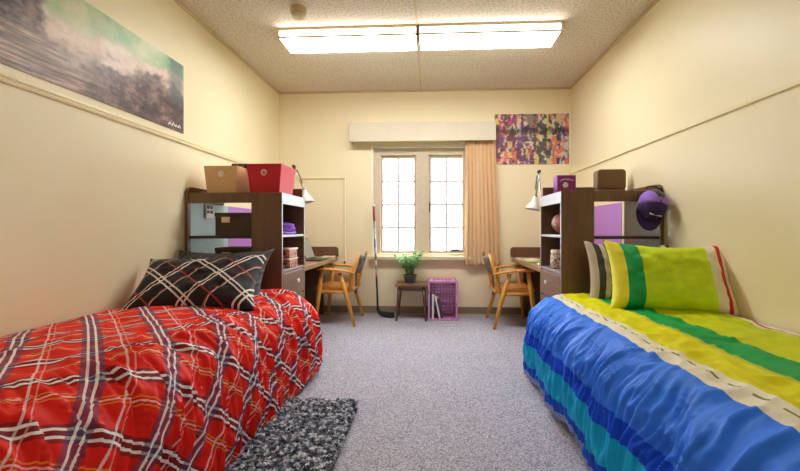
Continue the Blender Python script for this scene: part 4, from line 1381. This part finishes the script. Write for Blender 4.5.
plate(lambda u, v: (LX(u, CX0, CX1), LX(v, CY0, CY1), CZ0), 7, 5, (0,), (0, 6), 'bottom_wall')
plate(lambda u, v: (LX(u, CX0, CX1), CY1, LX(v, CZ0, CZ1)), 9, 12, (), (), 'back_wall', 0.22)
ring(CX0 - 0.006, CX1 + 0.006, CZ0, CZ1 + 0.006, 0.022, CY0 - 0.006, CY0 + 0.012).build('rim', M['crate'], cr, bevel=0.003)
def book(x, lean, w, h, d, mat, label, z=0.010):
    t = thing('book', (x, 4.42, z), label, 'book', 'books in the crate')
    mt = Matrix.Translation((x, 4.30, z)) @ Matrix.Rotation(lean, 4, 'Y')
    BX(0, 0.003, 0, d, 0, h).build('cover', mat, t, mtx=mt)
    BX(w - 0.003, w, 0, d, 0, h).build('cover', mat, t, mtx=mt)
    BX(0.003, w - 0.003, 0, 0.003, 0, h).build('spine', mat, t, mtx=mt)
    BX(0.003, w - 0.003, 0.003, d - 0.004, 0.003, h - 0.004).build('pages', M['paper'], t, mtx=mt)
book(-0.012, 0.0, 0.026, 0.31, 0.20, M['book_dark'], 'dark upright book at the left wall of the crate')
book(0.018, 0.0, 0.022, 0.285, 0.20, M['book_white'], 'white upright book in the crate beside the dark one')
book(0.098, -0.20, 0.018, 0.255, 0.19, M['book_white'], 'white book leaning at a slant in the crate', 0.0145)
book(0.122, -0.22, 0.020, 0.235, 0.19, M['book_dark'], 'dark book leaning lowest in the crate', 0.0165)

hs = thing('hockey_stick', (-0.6, 4.45, 0), 'hockey stick leaning on the window sill, red grip and black blade', 'hockey stick')
def make_shaft():
    m, nt, b = new_mat('printed_stick_shaft')
    s = uvx(nt)
    n = noise_tex(nt, mapping(nt, coord(nt, 'Generated'), (1, 1, 30)), 1.0, 4, 0.7)
    z = mth(nt, 'ADD', s[2], mth(nt, 'MULTIPLY', mth(nt, 'SUBTRACT', n.outputs['Fac'], 0.5), 0.10))
    r = ramp(nt, z, [(0.0, lin((36, 32, 34))), (0.20, lin((70, 60, 56))), (0.25, lin((34, 30, 32))), (0.34, lin((150, 60, 56))), (0.38, lin((200, 188, 176))), (0.44, lin((168, 120, 90))), (0.49, lin((214, 210, 206))), (0.55, lin((84, 82, 82))), (0.62, lin((150, 146, 144))), (0.70, lin((84, 82, 84))), (0.78, lin((160, 154, 150))), (0.9, lin((110, 106, 106)))])
    nt.links.new(r.outputs[0], b.inputs['Base Color'])
    b.inputs['Roughness'].default_value = 0.4
    return m
top, heel = Vector((-0.675, 4.50, 1.30)), Vector((-0.612, 4.40, 0.10))
g0 = top.lerp(heel, 0.14)
MB().tube([g0, heel], 0.0145, 8, squash=(0.8, 1.1)).build('shaft', make_shaft(), hs, smooth=True)
MB().tube([top, g0 + (heel - top) * 0.0], 0.0165, 8, squash=(0.9, 1.1)).build('grip', plain('red_grip_tape', (158, 62, 56), 0.8, 0.2, 50), hs, smooth=True)
MB().tube([top, top + Vector((-0.002, 0.002, 0.022))], [0.017, 0.015], 8).build('butt_end', M['white'], hs, smooth=True)
MB().tube([heel + Vector((-0.002, 0, 0.03)), heel, (-0.592, 4.395, 0.062), (-0.556, 4.39, 0.045), (-0.49, 4.385, 0.038), (-0.415, 4.375, 0.036)], [0.016, 0.018, 0.024, 0.030, 0.032, 0.028], 10, squash=(1.0, 0.28)).build('blade', plain('black_blade_tape', (34, 32, 34), 0.8, 0.15, 40), hs, smooth=True)

# ================================================================ outdoors
struct(BX(-30, 30, YB + WT + 0.02, 60, -3.2, -3.0).build('ground', plain('lawn', (120, 146, 84), 0.9, 0.2, 3)))
